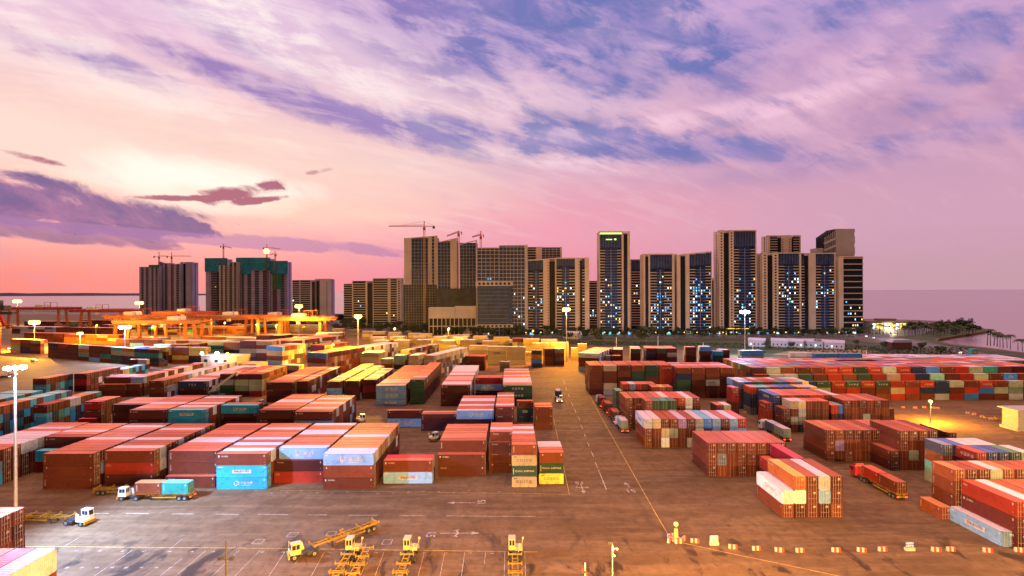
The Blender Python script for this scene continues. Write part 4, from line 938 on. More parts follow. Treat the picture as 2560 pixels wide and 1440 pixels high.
# ------------------------------------------------------------------ vehicles
def wheel_mesh(r, w_):
    mb = MB(); mb.tube((0, -w_/2, 0), (0, w_/2, 0), r, n=16, m=0)
    mb.tube((0, -w_/2-0.01, 0), (0, w_/2+0.01, 0), r*0.55, n=12, m=1); mb.tube((0, -w_/2-0.05, 0), (0, w_/2+0.05, 0), r*0.2, n=8, m=0)
    return mb.mesh('wheel', [M_rubber, M_steel])
WH = wheel_mesh(0.52, 0.34); WD = wheel_mesh(0.52, 0.62)
def M_body(name, col): return mat(name, col, 0.35, var=0.06)
M_cabw = M_body('cab_white', (0.60, 0.64, 0.72)); M_cabr = M_body('cab_red', (0.45, 0.03, 0.03)); M_caby = M_body('cab_cream', (0.46, 0.40, 0.24))
M_stripe = mat('bumper_yellow', (0.48, 0.29, 0.02), 0.4)
def yard_tractor(label, x, y, ang, paintm=None, group='yard tractors', lights=False):
    """terminal tractor, forward along local x; origin on the ground below its middle"""
    pm = paintm or M_cabw
    t_ = thing('yard_tractor', label, 'yard tractor', (x, y, 0), ang, group)
    mb = MB(); mb.box(-2.7, 2.5, -0.45, 0.45, 0.62, 0.92); mb.box(-2.6, -0.2, -0.55, 0.55, 0.92, 1.02); mb.box(-1.9, -0.5, 0.62, 1.15, 0.45, 0.95); mb.box(-1.6, -0.4, -1.15, -0.62, 0.45, 0.9)
    mb.tube((-1.7, 0, 1.02), (-1.7, 0, 1.12), 0.5, n=14); mb.build('chassis', M_dark, t_)
    mb = MB(); mb.prism([(0.55, 1.0), (2.35, 1.0), (2.35, 1.75), (2.15, 2.85), (0.55, 2.95)], 0.05, 1.25, 0)       # cab on the driver's side
    mb.prism([(0.5, 0.92), (2.45, 0.92), (2.45, 1.35), (1.9, 1.62), (0.5, 1.55)], -1.25, 0.05, 0)                   # low bonnet beside it
    mb.box(0.48, 2.3, 0.0, 1.3, 2.93, 3.02)
    mb.build('cab', pm, t_)
    mb = MB(); mb.quad([(2.37, 0.18, 1.85), (2.37, 1.12, 1.85), (2.20, 1.12, 2.72), (2.20, 0.18, 2.72)]); mb.build('windscreen', M_glass, t_)
    for yy in (0.04, 1.26):
        mb = MB(); mb.box(0.75, 1.35, yy-0.005, yy+0.005, 1.9, 2.75); mb.box(1.42, 2.05, yy-0.005, yy+0.005, 1.9, 2.72); mb.build('side_window', M_glass, t_)
    mb = MB(); mb.box(0.54, 0.546, 0.18, 0.58, 1.85, 2.8); mb.box(0.54, 0.546, 0.70, 1.12, 1.85, 2.8); mb.build('rear_window', M_glass, t_)
    mb = MB(); mb.box(2.45, 2.72, -1.27, 1.27, 0.42, 1.0, 0)
    for k in range(8):
        a = -1.25+k*0.32; mb.quad([(2.724, a, 0.44), (2.724, a+0.15, 0.44), (2.724, a+0.32, 0.98), (2.724, a+0.17, 0.98)], 1)
    mb.build('bumper', [M_stripe, M_dark], t_)
    mb = MB(); mb.tube((2.3, -1.2, 1.3), (2.3, -1.35, 2.6), 0.05); mb.box(2.2, 2.3, -1.55, -1.2, 2.25, 2.65); mb.build('mirror', pm, t_)
    mb = MB(); mb.bar((0.1, -0.55, 0.95), (0.45, -0.75, 2.3), 0.7, 0.12); mb.build('exhaust_guard', pm, t_)
    for xx, w_, me_ in ((1.65, 1.05, WH), (-1.75, 0.95, WD)):
        for sg in (-1, 1): put('wheel', me_, t_, (xx, sg*w_, 0.52))
    if lights:
        for sg in (-1, 1):
            mb = MB(); mb.box(2.73, 2.76, sg*0.95-0.14, sg*0.95+0.14, 0.72, 0.92); mb.build('headlight', M_head, t_)
    return t_
def skeletal_trailer(label, x, y, ang, L=12.6, lamps=False, group='skeletal trailers'):
    """container chassis, forward along local x, origin below its middle"""
    t_ = thing('skeletal_trailer', label, 'container trailer', (x, y, 0), ang, group)
    l = L/2; mb = MB()
    for sg in (-1, 1):
        mb.box(-l, l-3.0, sg*0.48-0.08, sg*0.48+0.08, 0.95, 1.38, 0); mb.box(l-3.0, l, sg*0.48-0.08, sg*0.48+0.08, 1.14, 1.38, 0)
    k = -l+1.0
    while k < l-0.6: mb.box(k, k+0.12, -0.40, 0.40, 1.1, 1.28, 0); k += 1.15
    mb.build('frame', M_chas, t_)
    for xx in (-l+0.12, -l+L*0.27, -0.15, 0.35, l-L*0.27, l-0.12):
        mb = MB(); mb.box(xx-0.13, xx+0.13, -1.22, 1.22, 1.383, 1.53, 0)
        for sg in (-1, 1):
            a, b_ = sorted((sg*1.22, sg*1.06)); mb.box(xx-0.16, xx+0.16, a, b_, 1.25, 1.78, 0)
        mb.build('bolster', M_chas, t_)
    for sg in (-1, 1):
        mb = MB(); mb.box(l-3.9, l-3.7, sg*0.8-0.08, sg*0.8+0.08, 0.25, 1.2, 0); mb.box(l-4.0, l-3.6, sg*0.8-0.15, sg*0.8+0.15, 0.18, 0.26, 0); mb.build('landing_leg', M_dark, t_)
        mb = MB(); mb.box(-l+3.2, l-4.3, sg*1.12-0.02, sg*1.12+0.02, 0.6, 0.95, 0); mb.box(-l+3.2, -l+3.3, min(sg*0.5, sg*1.1), max(sg*0.5, sg*1.1), 0.9, 1.0, 0); mb.build('side_guard', M_chas, t_)
        for xx in (-l+1.2, -l+2.45): put('wheel', WD, t_, (xx, sg*0.92, 0.52))
    mb = MB(); mb.box(-l-0.05, -l+0.04, -1.2, 1.2, 0.7, 0.94, 0); mb.build('rear_bumper', M_chas, t_)
    if lamps:
        for sg in (-1, 1):
            mb = MB(); mb.box(-l-0.09, -l-0.052, sg*0.95-0.22, sg*0.95+0.22, 0.74, 0.92, 0); mb.build('tail_light', M_tail, t_)
    return t_
def lorry_cab(label, x, y, ang, pm, lights=False, group='road tractors'):
    t_ = thing('road_tractor', label, 'lorry', (x, y, 0), ang, group)
    mb = MB(); mb.box(-3.4, 1.4, -0.42, 0.42, 0.6, 0.92); mb.tube((-2.3, 0, 0.92), (-2.3, 0, 1.15), 0.5, n=12)
    for sg in (-1, 1): mb.box(-1.4, -0.2, sg*0.85-0.28, sg*0.85+0.28, 0.4, 0.95)
    mb.build('chassis', M_dark, t_)
    mb = MB(); mb.prism([(0.5, 0.55), (2.7, 0.45), (2.75, 1.7), (2.5, 2.9), (0.6, 3.25), (0.5, 3.0)], -1.22, 1.22); mb.prism([(0.6, 3.25), (2.1, 2.98), (1.3, 3.6), (0.7, 3.65)], -1.0, 1.0); mb.build('cab', pm, t_)
    mb = MB(); mb.quad([(2.77, -1.05, 1.72), (2.77, 1.05, 1.72), (2.54, 1.05, 2.78), (2.54, -1.05, 2.78)]); mb.build('windscreen', M_glass, t_)
    for sg in (-1, 1):
        mb = MB(); mb.box(1.3, 2.4, sg*1.226-0.004, sg*1.226+0.004, 1.75, 2.6); mb.build('side_window', M_glass, t_)
        mb = MB(); mb.box(2.55, 2.7, sg*1.4-0.12, sg*1.4+0.12, 1.9, 2.6); mb.bar((2.55, sg*1.2, 2.6), (2.62, sg*1.4, 2.5), 0.05); mb.build('mirror', M_dark, t_)
        if lights:
            mb = MB(); mb.box(2.72, 2.76, sg*0.9-0.18, sg*0.9+0.18, 0.75, 0.95); mb.build('headlight', M_head, t_)
    for xx, w_, me_ in ((1.7, 1.0, WH), (-1.7, 0.92, WD), (-2.95, 0.92, WD)):
        for sg in (-1, 1): put('wheel', me_, t_, (xx, sg*w_, 0.52))
    return t_
def load(x, y, ang, cols, labels, H=2.6):
    """one long or two short containers on a trailer whose middle is x,y; each is a thing of its own"""
    cs, sn = math.cos(ang), math.sin(ang)
    offs = [0.0] if len(cols) == 1 else [3.12, -3.12]
    for cn, lb, of in zip(cols, labels, offs):
        L = W40 if len(cols) == 1 else W20
        t_ = thing('shipping_container', lb, 'shipping container', (x+of*cs, y+of*sn, 1.54), ang+math.pi, 'shipping containers carried by lorries')
        fr, wl, rf, d0, d1 = cont_meshes(L, H)
        for nm, me_ in (('frame', fr), ('side_wall', wl), ('roof', rf), ('door', d0), ('door', d1)): put(nm, me_, t_, color=PAL[cn])
        put('lettering', logo_mesh('vert', L, H, False), t_)
def rig(kind, pm, x, y, ang, lab1, lab2, lights=True, L=12.6, cols=None, labs=None, back=7.6):
    cs, sn = math.cos(ang), math.sin(ang)
    if kind == 'yard': yard_tractor(lab1, x, y, ang, pm, lights=lights)
    else: lorry_cab(lab1, x, y, ang, pm, lights=lights)
    if lab2:
        tx, ty = x-cs*back, y-sn*back
        skeletal_trailer(lab2, tx, ty, ang, L, lamps=bool(cols))
        if cols: load(tx, ty, ang, cols, labs)
# foreground tractors
x, y = P(187, 1315); rig('yard', M_cabw, x, y+1, R(-8), 'white yard tractor with yellow bumper under the white mast at left', None, lights=False)
skeletal_trailer('empty yellow skeletal trailer behind the white tractor at left', x-8.3, y+2.2, R(-6))
x, y = P(752, 1398); a = math.atan2(-10.6, -9.2)
yard_tractor('cream yard tractor turning with a long yellow trailer behind', x, y+1.2, a-0.35, M_caby)
skeletal_trailer('long yellow skeletal trailer angled behind the turning tractor', x-math.cos(a)*8.6, y+1.2-math.sin(a)*8.6, a, 14.0)
for px, lb, l2 in ((872, 'cream yard tractor parked left of the unhitched trailer', 'yellow trailer hitched left of the unhitched trailer'), (1020, 'cream yard tractor parked between two other parked tractors', 'yellow trailer behind the middle parked tractor'), (1289, 'cream yard tractor parked alone nearest the road', 'yellow trailer behind the tractor nearest the road')):
    x, y = P(px, 1404); yard_tractor(lb, x, y+1.6, R(90), M_caby); skeletal_trailer(l2, x-0.1, y-6.4, R(90))
x, y = P(916, 1392); skeletal_trailer('unhitched yellow skeletal trailer beside the parked tractor', x, y-5.6, R(90))
# lorry driving left in front of the blocks
x, y = P(322, 1252); rig('yard', M_cabw, x, y+1, math.pi, 'white tractor driving left with a red and teal load', 'trailer carrying one rust and one teal container', cols=['rust', 'teal'], labs=['rust container at the front of the left driving trailer', 'teal container at the rear of the left driving trailer'], L=13, lights=False)
x, y = P(292, 1236); skeletal_trailer('yellow skeletal trailer waiting before the fourth front block', x+1, y+0.6, 0.0)
x, y = P(432, 1199); 
# right yard lorry
x, y = P(2166, 1202); rig('lorry', M_cabr, x-0.3, y+1.5, R(90), 'red lorry cab pulling two red containers in the right yard', 'long trailer behind the red lorry cab in the right yard', cols=['red', 'brown'], labs=['bright red container behind the red lorry cab', 'rust brown container at the tail of the red lorry'], back=8.2)
x, y = P(1917, 1078); rig('lorry', M_cabw, x, y+1, R(91), 'white lorry cab beside the crimson lettered column', 'trailer with slate and sage containers and lit tail lights', cols=['slate', 'sage'], labs=['slate container behind the white lorry cab', 'sage container above lit tail lights in right yard'], back=8.2)
for k, (px, py, cn, lb) in enumerate([(1563, 1084, 'sage', 'last'), (1543, 1060, 'brown', 'third'), (1524, 1037, 'brown', 'second'), (1508, 1021, 'maroon', 'first')]):
    x, y = P(px, py); rig('lorry', M_cabr if k in (1, 2) else M_cabw, x, y+8.7, R(90), f'{lb} lorry cab of the queue beside the road', f'{lb} trailer of the queue beside the road', cols=[cn], labs=[f'{CNAME[cn]} container on the {lb} trailer of the road queue'], back=7.9-1.4, L=8.0) if False else None
    lorry_cab(f'{lb} lorry cab of the queue beside the road', x, y+9.6, R(90), M_cabr if k in (1, 2) else M_cabw)
    skeletal_trailer(f'{lb} trailer of the queue beside the road', x, y+4.0, R(90), 7.6, lamps=True, group='short trailers in the road queue')
    t_ = thing('shipping_container', f'{CNAME[cn]} container on the {lb} trailer of the road queue', 'shipping container', (x, y+4.0, 1.54), R(-90), 'shipping containers carried by lorries')
    fr, wl, rf, d0, d1 = cont_meshes(W20, 2.6)
    for nm, me_ in (('frame', fr), ('side_wall', wl), ('roof', rf), ('door', d0), ('door', d1)): put(nm, me_, t_, color=PAL[cn])
x, y = P(1398, 1004); yard_tractor('white tractor coming down the road with a navy load', x, y, R(-92), M_cabw, lights=True); skeletal_trailer('trailer with the navy load on the road', x, y+6.0, R(-90), 8)
t_ = thing('shipping_container', 'navy short container coming down the road', 'shipping container', (x, y+5.6, 1.54), R(90), 'shipping containers carried by lorries')
fr, wl, rf, d0, d1 = cont_meshes(W20, 2.6)
for nm, me_ in (('frame', fr), ('side_wall', wl), ('roof', rf), ('door', d0), ('door', d1)): put(nm, me_, t_, color=PAL['navy'])
x, y = P(1092, 1100); yard_tractor('white yard tractor at the left of the wide brown block', x, y, R(-125), M_cabw)
x, y = P(897, 1055); yard_tractor('small white tractor at the end of the ninth block of second line', x, y, R(-40), M_cabw)
x, y = P(655, 1016); yard_tractor('white tractor in the lane behind the low sky blue block', x, y, R(-100), M_cabw)
# cars on the open ground and the coast road
def car(label, px, py, ang, col, group='cars', lights=True):
    x, y = P(px, py); t_ = thing('parked_car' if not lights else 'car', label, 'car', (x, y, 0), ang, group)
    mb = MB(); mb.prism([(-2.2, 0.35), (2.2, 0.35), (2.25, 0.8), (1.3, 0.95), (0.7, 1.45), (-1.1, 1.5), (-1.8, 0.98), (-2.25, 0.9)], -0.88, 0.88); mb.build('body', mat('car_paint', col, 0.3), t_)
    mb = MB()
    mb.prism([(1.24, 0.99), (0.68, 1.41), (-1.06, 1.46), (-1.7, 1.01)], -0.886, 0.886); mb.build('window', M_glass, t_)
    for xx in (-1.4, 1.4):
        for sg in (-1, 1):
            w2 = put('wheel', WH, t_, (xx, sg*0.8, 0.33)); w2.scale = (0.63, 0.6, 0.63)
    if lights:
        for sg in (-1, 1):
            mb = MB(); mb.box(2.22, 2.27, sg*0.62-0.2, sg*0.62+0.2, 0.6, 0.82); mb.build('headlight', M_head, t_)
            mb = MB(); mb.box(-2.29, -2.25, sg*0.62-0.2, sg*0.62+0.2, 0.65, 0.85); mb.build('tail_light', M_tail, t_)
for lb, px, py, a, cl in [('white car with lit lamps on the coast road, farther one', 2352, 872, -2.6, (.7, .7, .7)), ('pale car on the coast road between two others', 2404, 884, -2.6, (.5, .5, .52)), ('white car on the coast road nearest the right edge', 2515, 897, -2.6, (.7, .7, .7)),
                      ('white car at the road bend by the round tower', 2165, 842, -2.0, (.7, .7, .72)), ('dark car at the road bend', 2185, 846, -2.2, (.1, .1, .12))]:
    car(lb, px, py, a, cl, 'cars on the coast road')
for lb, px, py, a, cl in [('dark car on the open road near the white mast', 12, 945, 0.3, (.06, .06, .08)), ('pale car on the open road at left', 30, 939, 0.3, (.5, .5, .55)), ('white van sized car on the open road', 85, 903, -0.2, (.7, .7, .7)), ('dark car by the first field block', 20, 873, -0.5, (.05, .05, .06))]:
    car(lb, px, py, a, cl, 'cars on the open road')
# barriers
def barrier_mesh():
    mb = MB()
    for k in range(4):
        x0 = -0.85+k*0.425; m_ = k % 2
        mb.prism([(x0, 0.0), (x0+0.425, 0.0), (x0+0.425, 0.12), (x0+0.425, 0.78), (x0, 0.78), (x0, 0.12)], -0.16, 0.16, m_)
        mb.box(x0+0.02, x0+0.4, -0.26, 0.26, 0.0, 0.16, m_)
    return mb.mesh('barrier', [M_bar, M_redp])
BM = barrier_mesh()
bspots = [(1737, 1356), (1832, 1371), (1891, 1375), (1948, 1379), (2000, 1380), (2090, 1379), (2154, 1379), (2206, 1377), (2340, 1378), (2377, 1377), (2469, 1380), (2548, 1379)]
def bplace(spots, grp, fmt, sc_=1.0):
    for k, (px, py) in enumerate(spots):
        x, y = P(px, py); o = put('traffic_barrier', BM, None, (x, y, 0), rnd.uniform(-0.25, 0.25)); o.scale = (sc_,)*3
        tag(o, fmt % ORD[k], 'barrier', grp)
bplace(bspots, 'red and white barriers along the front lane', 'red and white barrier, %s from the left along the front lane', 0.92)
bplace([(2207, 1021), (2258, 1020), (2288, 1021), (2311, 1020), (2335, 1021), (2345, 1022), (2420, 1034), (2436, 1037), (2455, 1043), (2478, 1049), (2510, 1059)], 'small barriers on the lit paving', 'small barrier, %s from the left on the yellow lit paving', 0.9)
bplace([(160+k*19.5, 877+k*4.7*0.98) for k in range(14)], 'low white blocks edging the open road', 'low block, %s from the left edging the open road', 0.7)
for px, py, m_, lb in [(1785, 1362, M_white, 'white information board on legs between barriers'), (2274, 1376, M_blue, 'blue information board on a white base between barriers')]:
    x, y = P(px, py); t_ = thing('sign_board', lb, 'sign', (x, y, 0), 0.0)
    mb = MB(); mb.box(-0.85, 0.85, -0.28, 0.28, 0, 0.55); mb.build('base', M_bar, t_)
    mb = MB(); mb.box(-0.75, 0.75, -0.05, 0.05, 0.55, 1.7); mb.build('panel', m_, t_)
    mb = MB()
    for z_ in (1.3, 0.85): put_text(mb, '减速慢行' if z_ > 1 else '注意安全', 0.36, 0, z_, -0.056)
    mb.build('lettering', M_white if m_ is M_blue else M_blue, t_)
# yellow beacon column with a ball top at the corner of the lane
x, y = P(1690, 1350); t_ = thing('beacon_column', 'yellow lit column with round ball top at the lane corner', 'column', (x, y, 0), 0.0)
mb = MB(); mb.box(-0.9, 0.9, -0.7, 0.7, 0, 0.35); mb.build('base', M_bar, t_)
mb = MB(); mb.tube((0, 0, 0.35), (0, 0, 2.3), 0.42, 0.34, 12); mb.build('shaft', mat('beacon_yellow', (0.62, 0.5, 0.1), 0.5), t_)
mb = MB(); mb.tube((0, 0, 2.3), (0, 0, 2.62), 0.40, 0.30, 12); mb.build('collar', M_dark, t_)
mb = MB(); mb.sphere((0, 0, 3.05), 0.46, 14); mb.build('ball', mat('beacon_ball', (0.75, 0.68, 0.3), 0.4), t_)
for k, (dx, dy, a) in enumerate([(-1.5, -0.5, 1.1), (1.3, -0.3, 0.9), (0.2, -1.3, 0.1), (-0.6, 1.1, 0.4)]):
    o = put('traffic_barrier', BM, None, (x+dx, y+dy, 0), a); tag(o, 'barrier leaning close round the ball topped column, '+ORD[k]+' of four', 'barrier', 'barriers round the ball topped column')
x, y = P(1463, 1440); t_ = thing('warning_post', 'white and red warning post at the bottom edge', 'post', (x, y, 0), 0.0)
mb = MB(); mb.tube((0, 0, 0), (0, 0, 2.2), 0.12, n=8); mb.build('shaft', M_white, t_)
mb = MB(); mb.tube((0, 0, 0.5), (0, 0, 0.9), 0.135, n=8); mb.box(-0.5, -0.2, -0.1, 0.1, 0.6, 1.3); mb.build('band', M_redp, t_)

# ------------------------------------------------------------------ lamps
LK = 1.0
def plight(name, parent, loc, energy, col, rad=0.6):
    l_ = bpy.data.lights.new(name, 'POINT'); l_.energy = energy*LK; l_.color = col; l_.shadow_soft_size = rad
    o = bpy.data.objects.new(name, l_); COL.objects.link(o); o.parent = parent; o.location = loc
    return o
SOD, CLD = (1.0, 0.43, 0.025), (0.40, 0.60, 1.0)
M_pole = mat('mast_steel', (0.36, 0.36, 0.37), 0.45, 0.3)
def mast(label, x, y, h, energy, cold=False, n=8, head=1.5, lamp=0.5, group='floodlight masts', col=None, pr=0.35, aim=None):
    t_ = thing('floodlight_mast', label, 'floodlight mast', (x, y, 0), 0.0, group)
    mb = MB(); mb.tube((0, 0, 0), (0, 0, h), pr, pr*0.45, 10); mb.tube((0, 0, 0), (0, 0, 0.5), pr*2, pr*1.6, 10); mb.build('pole', M_pole, t_)
    mb = MB(); k = 16
    for i in range(k):
        a, b_ = 2*math.pi*i/k, 2*math.pi*(i+1)/k; mb.bar((head*math.cos(a), head*math.sin(a), h), (head*math.cos(b_), head*math.sin(b_), h), 0.1)
    for i in range(4): a = math.pi/2*i; mb.bar((0, 0, h), (head*math.cos(a), head*math.sin(a), h), 0.1)
    mb.build('lamp_ring', M_pole, t_)
    for i in range(n):
        a = 2*math.pi*i/n; f = MB(); cx2, cy2 = (head+lamp*0.5)*math.cos(a), (head+lamp*0.5)*math.sin(a)
        f.sphere((cx2, cy2, h-lamp*0.5), lamp, 10, 0, 1.25 if h*0+hash_(label)*0 == 0 and not cold else 0.85)
        f.build('floodlight', M_cold if cold else M_sod, t_)
    if aim:
        sl = bpy.data.lights.new('mast_light', 'SPOT'); sl.energy = energy; sl.color = col or (CLD if cold else SOD); sl.shadow_soft_size = 1.2
        sl.spot_size = R(aim[3]); sl.spot_blend = 0.7
        so_ = bpy.data.objects.new('mast_light', sl); COL.objects.link(so_); so_.parent = t_; so_.location = (0, 0, h-1.9)
        so_.rotation_euler = (Vector((x, y, h-1.9))-Vector(aim[:3])).to_track_quat('Z', 'Y').to_euler()
    else: plight('mast_light', t_, (0, 0, h-1.9), energy, col or (CLD if cold else SOD), 1.2)
    return t_
def pm_(px, py, D):
    x, z = PD(px, py, D); return x, D, z
for lb, px, py, D, e, cold, hd, lm in [
    ('tall white lit mast at the left edge', 38, 917, 103, 640000, True, 1.15, 0.40),
    ('white lit mast beside the field blocks at left', 312, 816, 372, 260000, True, 2.0, 1.1),
    ('yellow lit mast left of the field blocks', 86, 804, 457, 1500000, False, 2.0, 1.3),
    ('distant yellow lit mast in front of the left towers', 348, 756, 640, 300000, False, 2.2, 1.5),
    ('distant pale lit mast near the far shore', 43, 752, 800, 250000, False, 2.8, 1.8),
    ('yellow lit mast behind the orange gantry crane', 747, 764, 520, 600000, False, 1.8, 1.3),
    ('yellow lit mast in front of the low apartment blocks', 895, 789, 332, 650000, False, 1.2, 0.8),
    ('yellow lit mast in front of the twin towers', 1416, 772, 366, 430000, False, 1.4, 0.9),
    ('white lit mast in front of the right towers', 1862, 778, 385, 330000, True, 1.9, 1.1),
    ('small glowing lamp among the field blocks', 200, 832, 420, 260000, False, 0.9, 0.7)]:
    x, y, z = pm_(px, py, D); mast(lb, x, y, z, e, cold, head=hd, lamp=lm, n=8 if D < 700 else 6, aim=(-60, 106, 0, 122) if D == 103 else None, col=(0.30, 0.53, 1.0) if D == 103 else None)
def lamp_post(label, x, y, h, energy, arms=((0.9, 0.0),), lit=(True,), col=SOD, group=None, pr=0.12, m_=None, bulb=0.22, ms=None):
    t_ = thing('lamp_post', label, 'lamp post', (x, y, 0), 0.0, group)
    mb = MB(); mb.tube((0, 0, 0), (0, 0, h), pr, pr*0.7, 8); mb.build('pole', m_ or M_pole, t_)
    for (dx, dz), on in zip(arms, lit):
        mb = MB(); mb.bar((0, 0, h+dz-0.2), (dx, 0, h+dz), 0.08); mb.build('arm', m_ or M_pole, t_)
        mb = MB()
        if on: mb.sphere((dx, 0, h+dz-0.15), bulb, 10)
        else: mb.box(dx-0.28, dx+0.28, -0.25, 0.25, h+dz-0.2, h+dz+0.25)
        mb.build('lamp_head', (ms or M_sod) if on else M_dark, t_)
    if energy: plight('lamp_light', t_, (arms[0][0], 0, h-0.7), energy, col, 0.4)
    return t_
lamp_post('lamp post with one small glowing lamp at the front lane', *PD(1531, 1385, 80)[:1], 80, 10.9, 2600, arms=((0.28, -1.5), (-0.35, 0.3), (0.7, -0.5)), lit=(True, False, True), bulb=0.13)
lamp_post('unlit dark post with twin floodlights in the foreground', PD(565, 1380, 80)[0], 80, 11.7, 0, arms=((0.85, -2.6), (-0.85, -2.6)), lit=(False, False), m_=M_dark, pr=0.16)
x, y = P(2326, 1057); lamp_post('glowing yellow lamp post on the lit paving', x, y, 7.9, 120000, arms=((0.25, 0.0), (-0.25, 0.05)), lit=(True, True), bulb=0.42, pr=0.24)
for k, (x, y, z, e) in enumerate([(30, 67, 8.5, 190000), (-25, 67, 8.5, 130000), (-33, 72, 5.5, 9000), (13, 60, 9, 16000), (80, 64, 9, 30000)]):
    lamp_post(ORD[k]+' sodium lamp post just below the picture', x, y, z, e, group='sodium lamp posts nearest the camera')
for k, (x, y, z, e) in enumerate([(60, 20, 34, 560000), (5, 14, 34, 480000), (150, 80, 33, 480000), (-75, -20, 33, 30000)]):  # unseen; the third, out to the right, is added to light the ground
    mast(ORD[k]+' sodium mast behind the camera', x, y, z, e, False, group='sodium masts behind the camera', col=(1.0, 0.56, 0.21))
# lamps within the middle yard (the last yellow ones are added to brighten the stacks)
for k, (px, py, z, e, cd) in enumerate([(640, 845, 14, 150000, False), (560, 838, 14, 170000, False), (450, 842, 14, 190000, False), (380, 850, 14, 120000, False), (1330, 868, 14, 50000, False), (830, 905, 12, 70000, False), (2225, 848, 11, 60000, True), (240, 850, 15, 60000, False), (1120, 872, 17, 150000, False), (985, 872, 17, 130000, False), (690, 858, 17, 120000, False)]):
    x, y = P(px, py)
    lamp_post(ORD[k]+(' white' if cd else ' yellow')+' lamp among the middle blocks', x, y, z, e, group='lamps among the middle blocks', bulb=0.7, pr=0.2, col=CLD if cd else (1.0, 0.5, 0.03), ms=M_cold if cd else M_sod)

# ------------------------------------------------------------------ two storey office at the middle blocks
M_office = mat('office_render', (0.50, 0.36, 0.24), 0.8)
x, y = P(503, 930); t_ = thing('office_building', 'beige two storey office with bright roof lamps among the blocks', 'building', (x, y, 0), R(-10))
mb = MB(); mb.box(0, 24, 0, 12, 0, 9.5); mb.build('wall', M_office, t_); mb = MB(); mb.box(24.01, 36, 1, 12, 0, 5.5); mb.build('annex', M_office, t_)
mb = MB(); mb.box(-0.2, 24.2, -0.2, 12.2, 9.5, 10.0); mb.build('parapet', M_conc, t_)
for k, (a, z_) in enumerate([(2, 6), (9, 6), (15, 6), (2, 2), (9, 2), (15, 2), (27, 2.2)]):
    o = MB(); o.box(a, a+2.2, -0.05 if a < 24 else 0.95, 0.05 if a < 24 else 1.05, z_, z_+1.7); w2 = o.build('window', M_glass, t_)
for k, (a, rd) in enumerate([(0.8, 0.8), (11, 1.1), (18, 0.7)]):
    o = MB(); o.sphere((a, -0.3, 11.2), rd, 12); o.build('roof_lamp', M_cold if k < 2 else M_sod, t_); o = MB(); o.tube((a, 0, 10), (a, 0, 11), 0.1); o.build('lamp_bracket', M_steel, t_)
plight('office_light', t_, (11, -2.5, 12), 16000, CLD, 1.0); plight('office_light_warm', t_, (19, -2, 12), 22000, SOD, 1.0)
# cream hut at the right edge
x, y = P(2541, 1078); t_ = thing('gate_hut', 'cream walled hut with overhanging roof at the right edge', 'hut', (x, y, 0), 0.0)
mb = MB(); mb.box(0.6, 12, 0, 6, 0.9, 6.8); mb.build('wall', mat('hut_render', (0.36, 0.32, 0.26), 0.8), t_)
mb = MB(); mb.box(-0.4, 13, -0.8, 7, 6.8, 7.2); mb.build('roof', M_conc, t_); mb = MB(); mb.box(0, 12.5, -0.4, 6.4, 0, 0.9); mb.build('plinth', M_conc, t_)
x, y = P(2520, 1062); skeletal_trailer('empty skeletal trailer parked beside the cream hut', x+2, y+3, R(150))

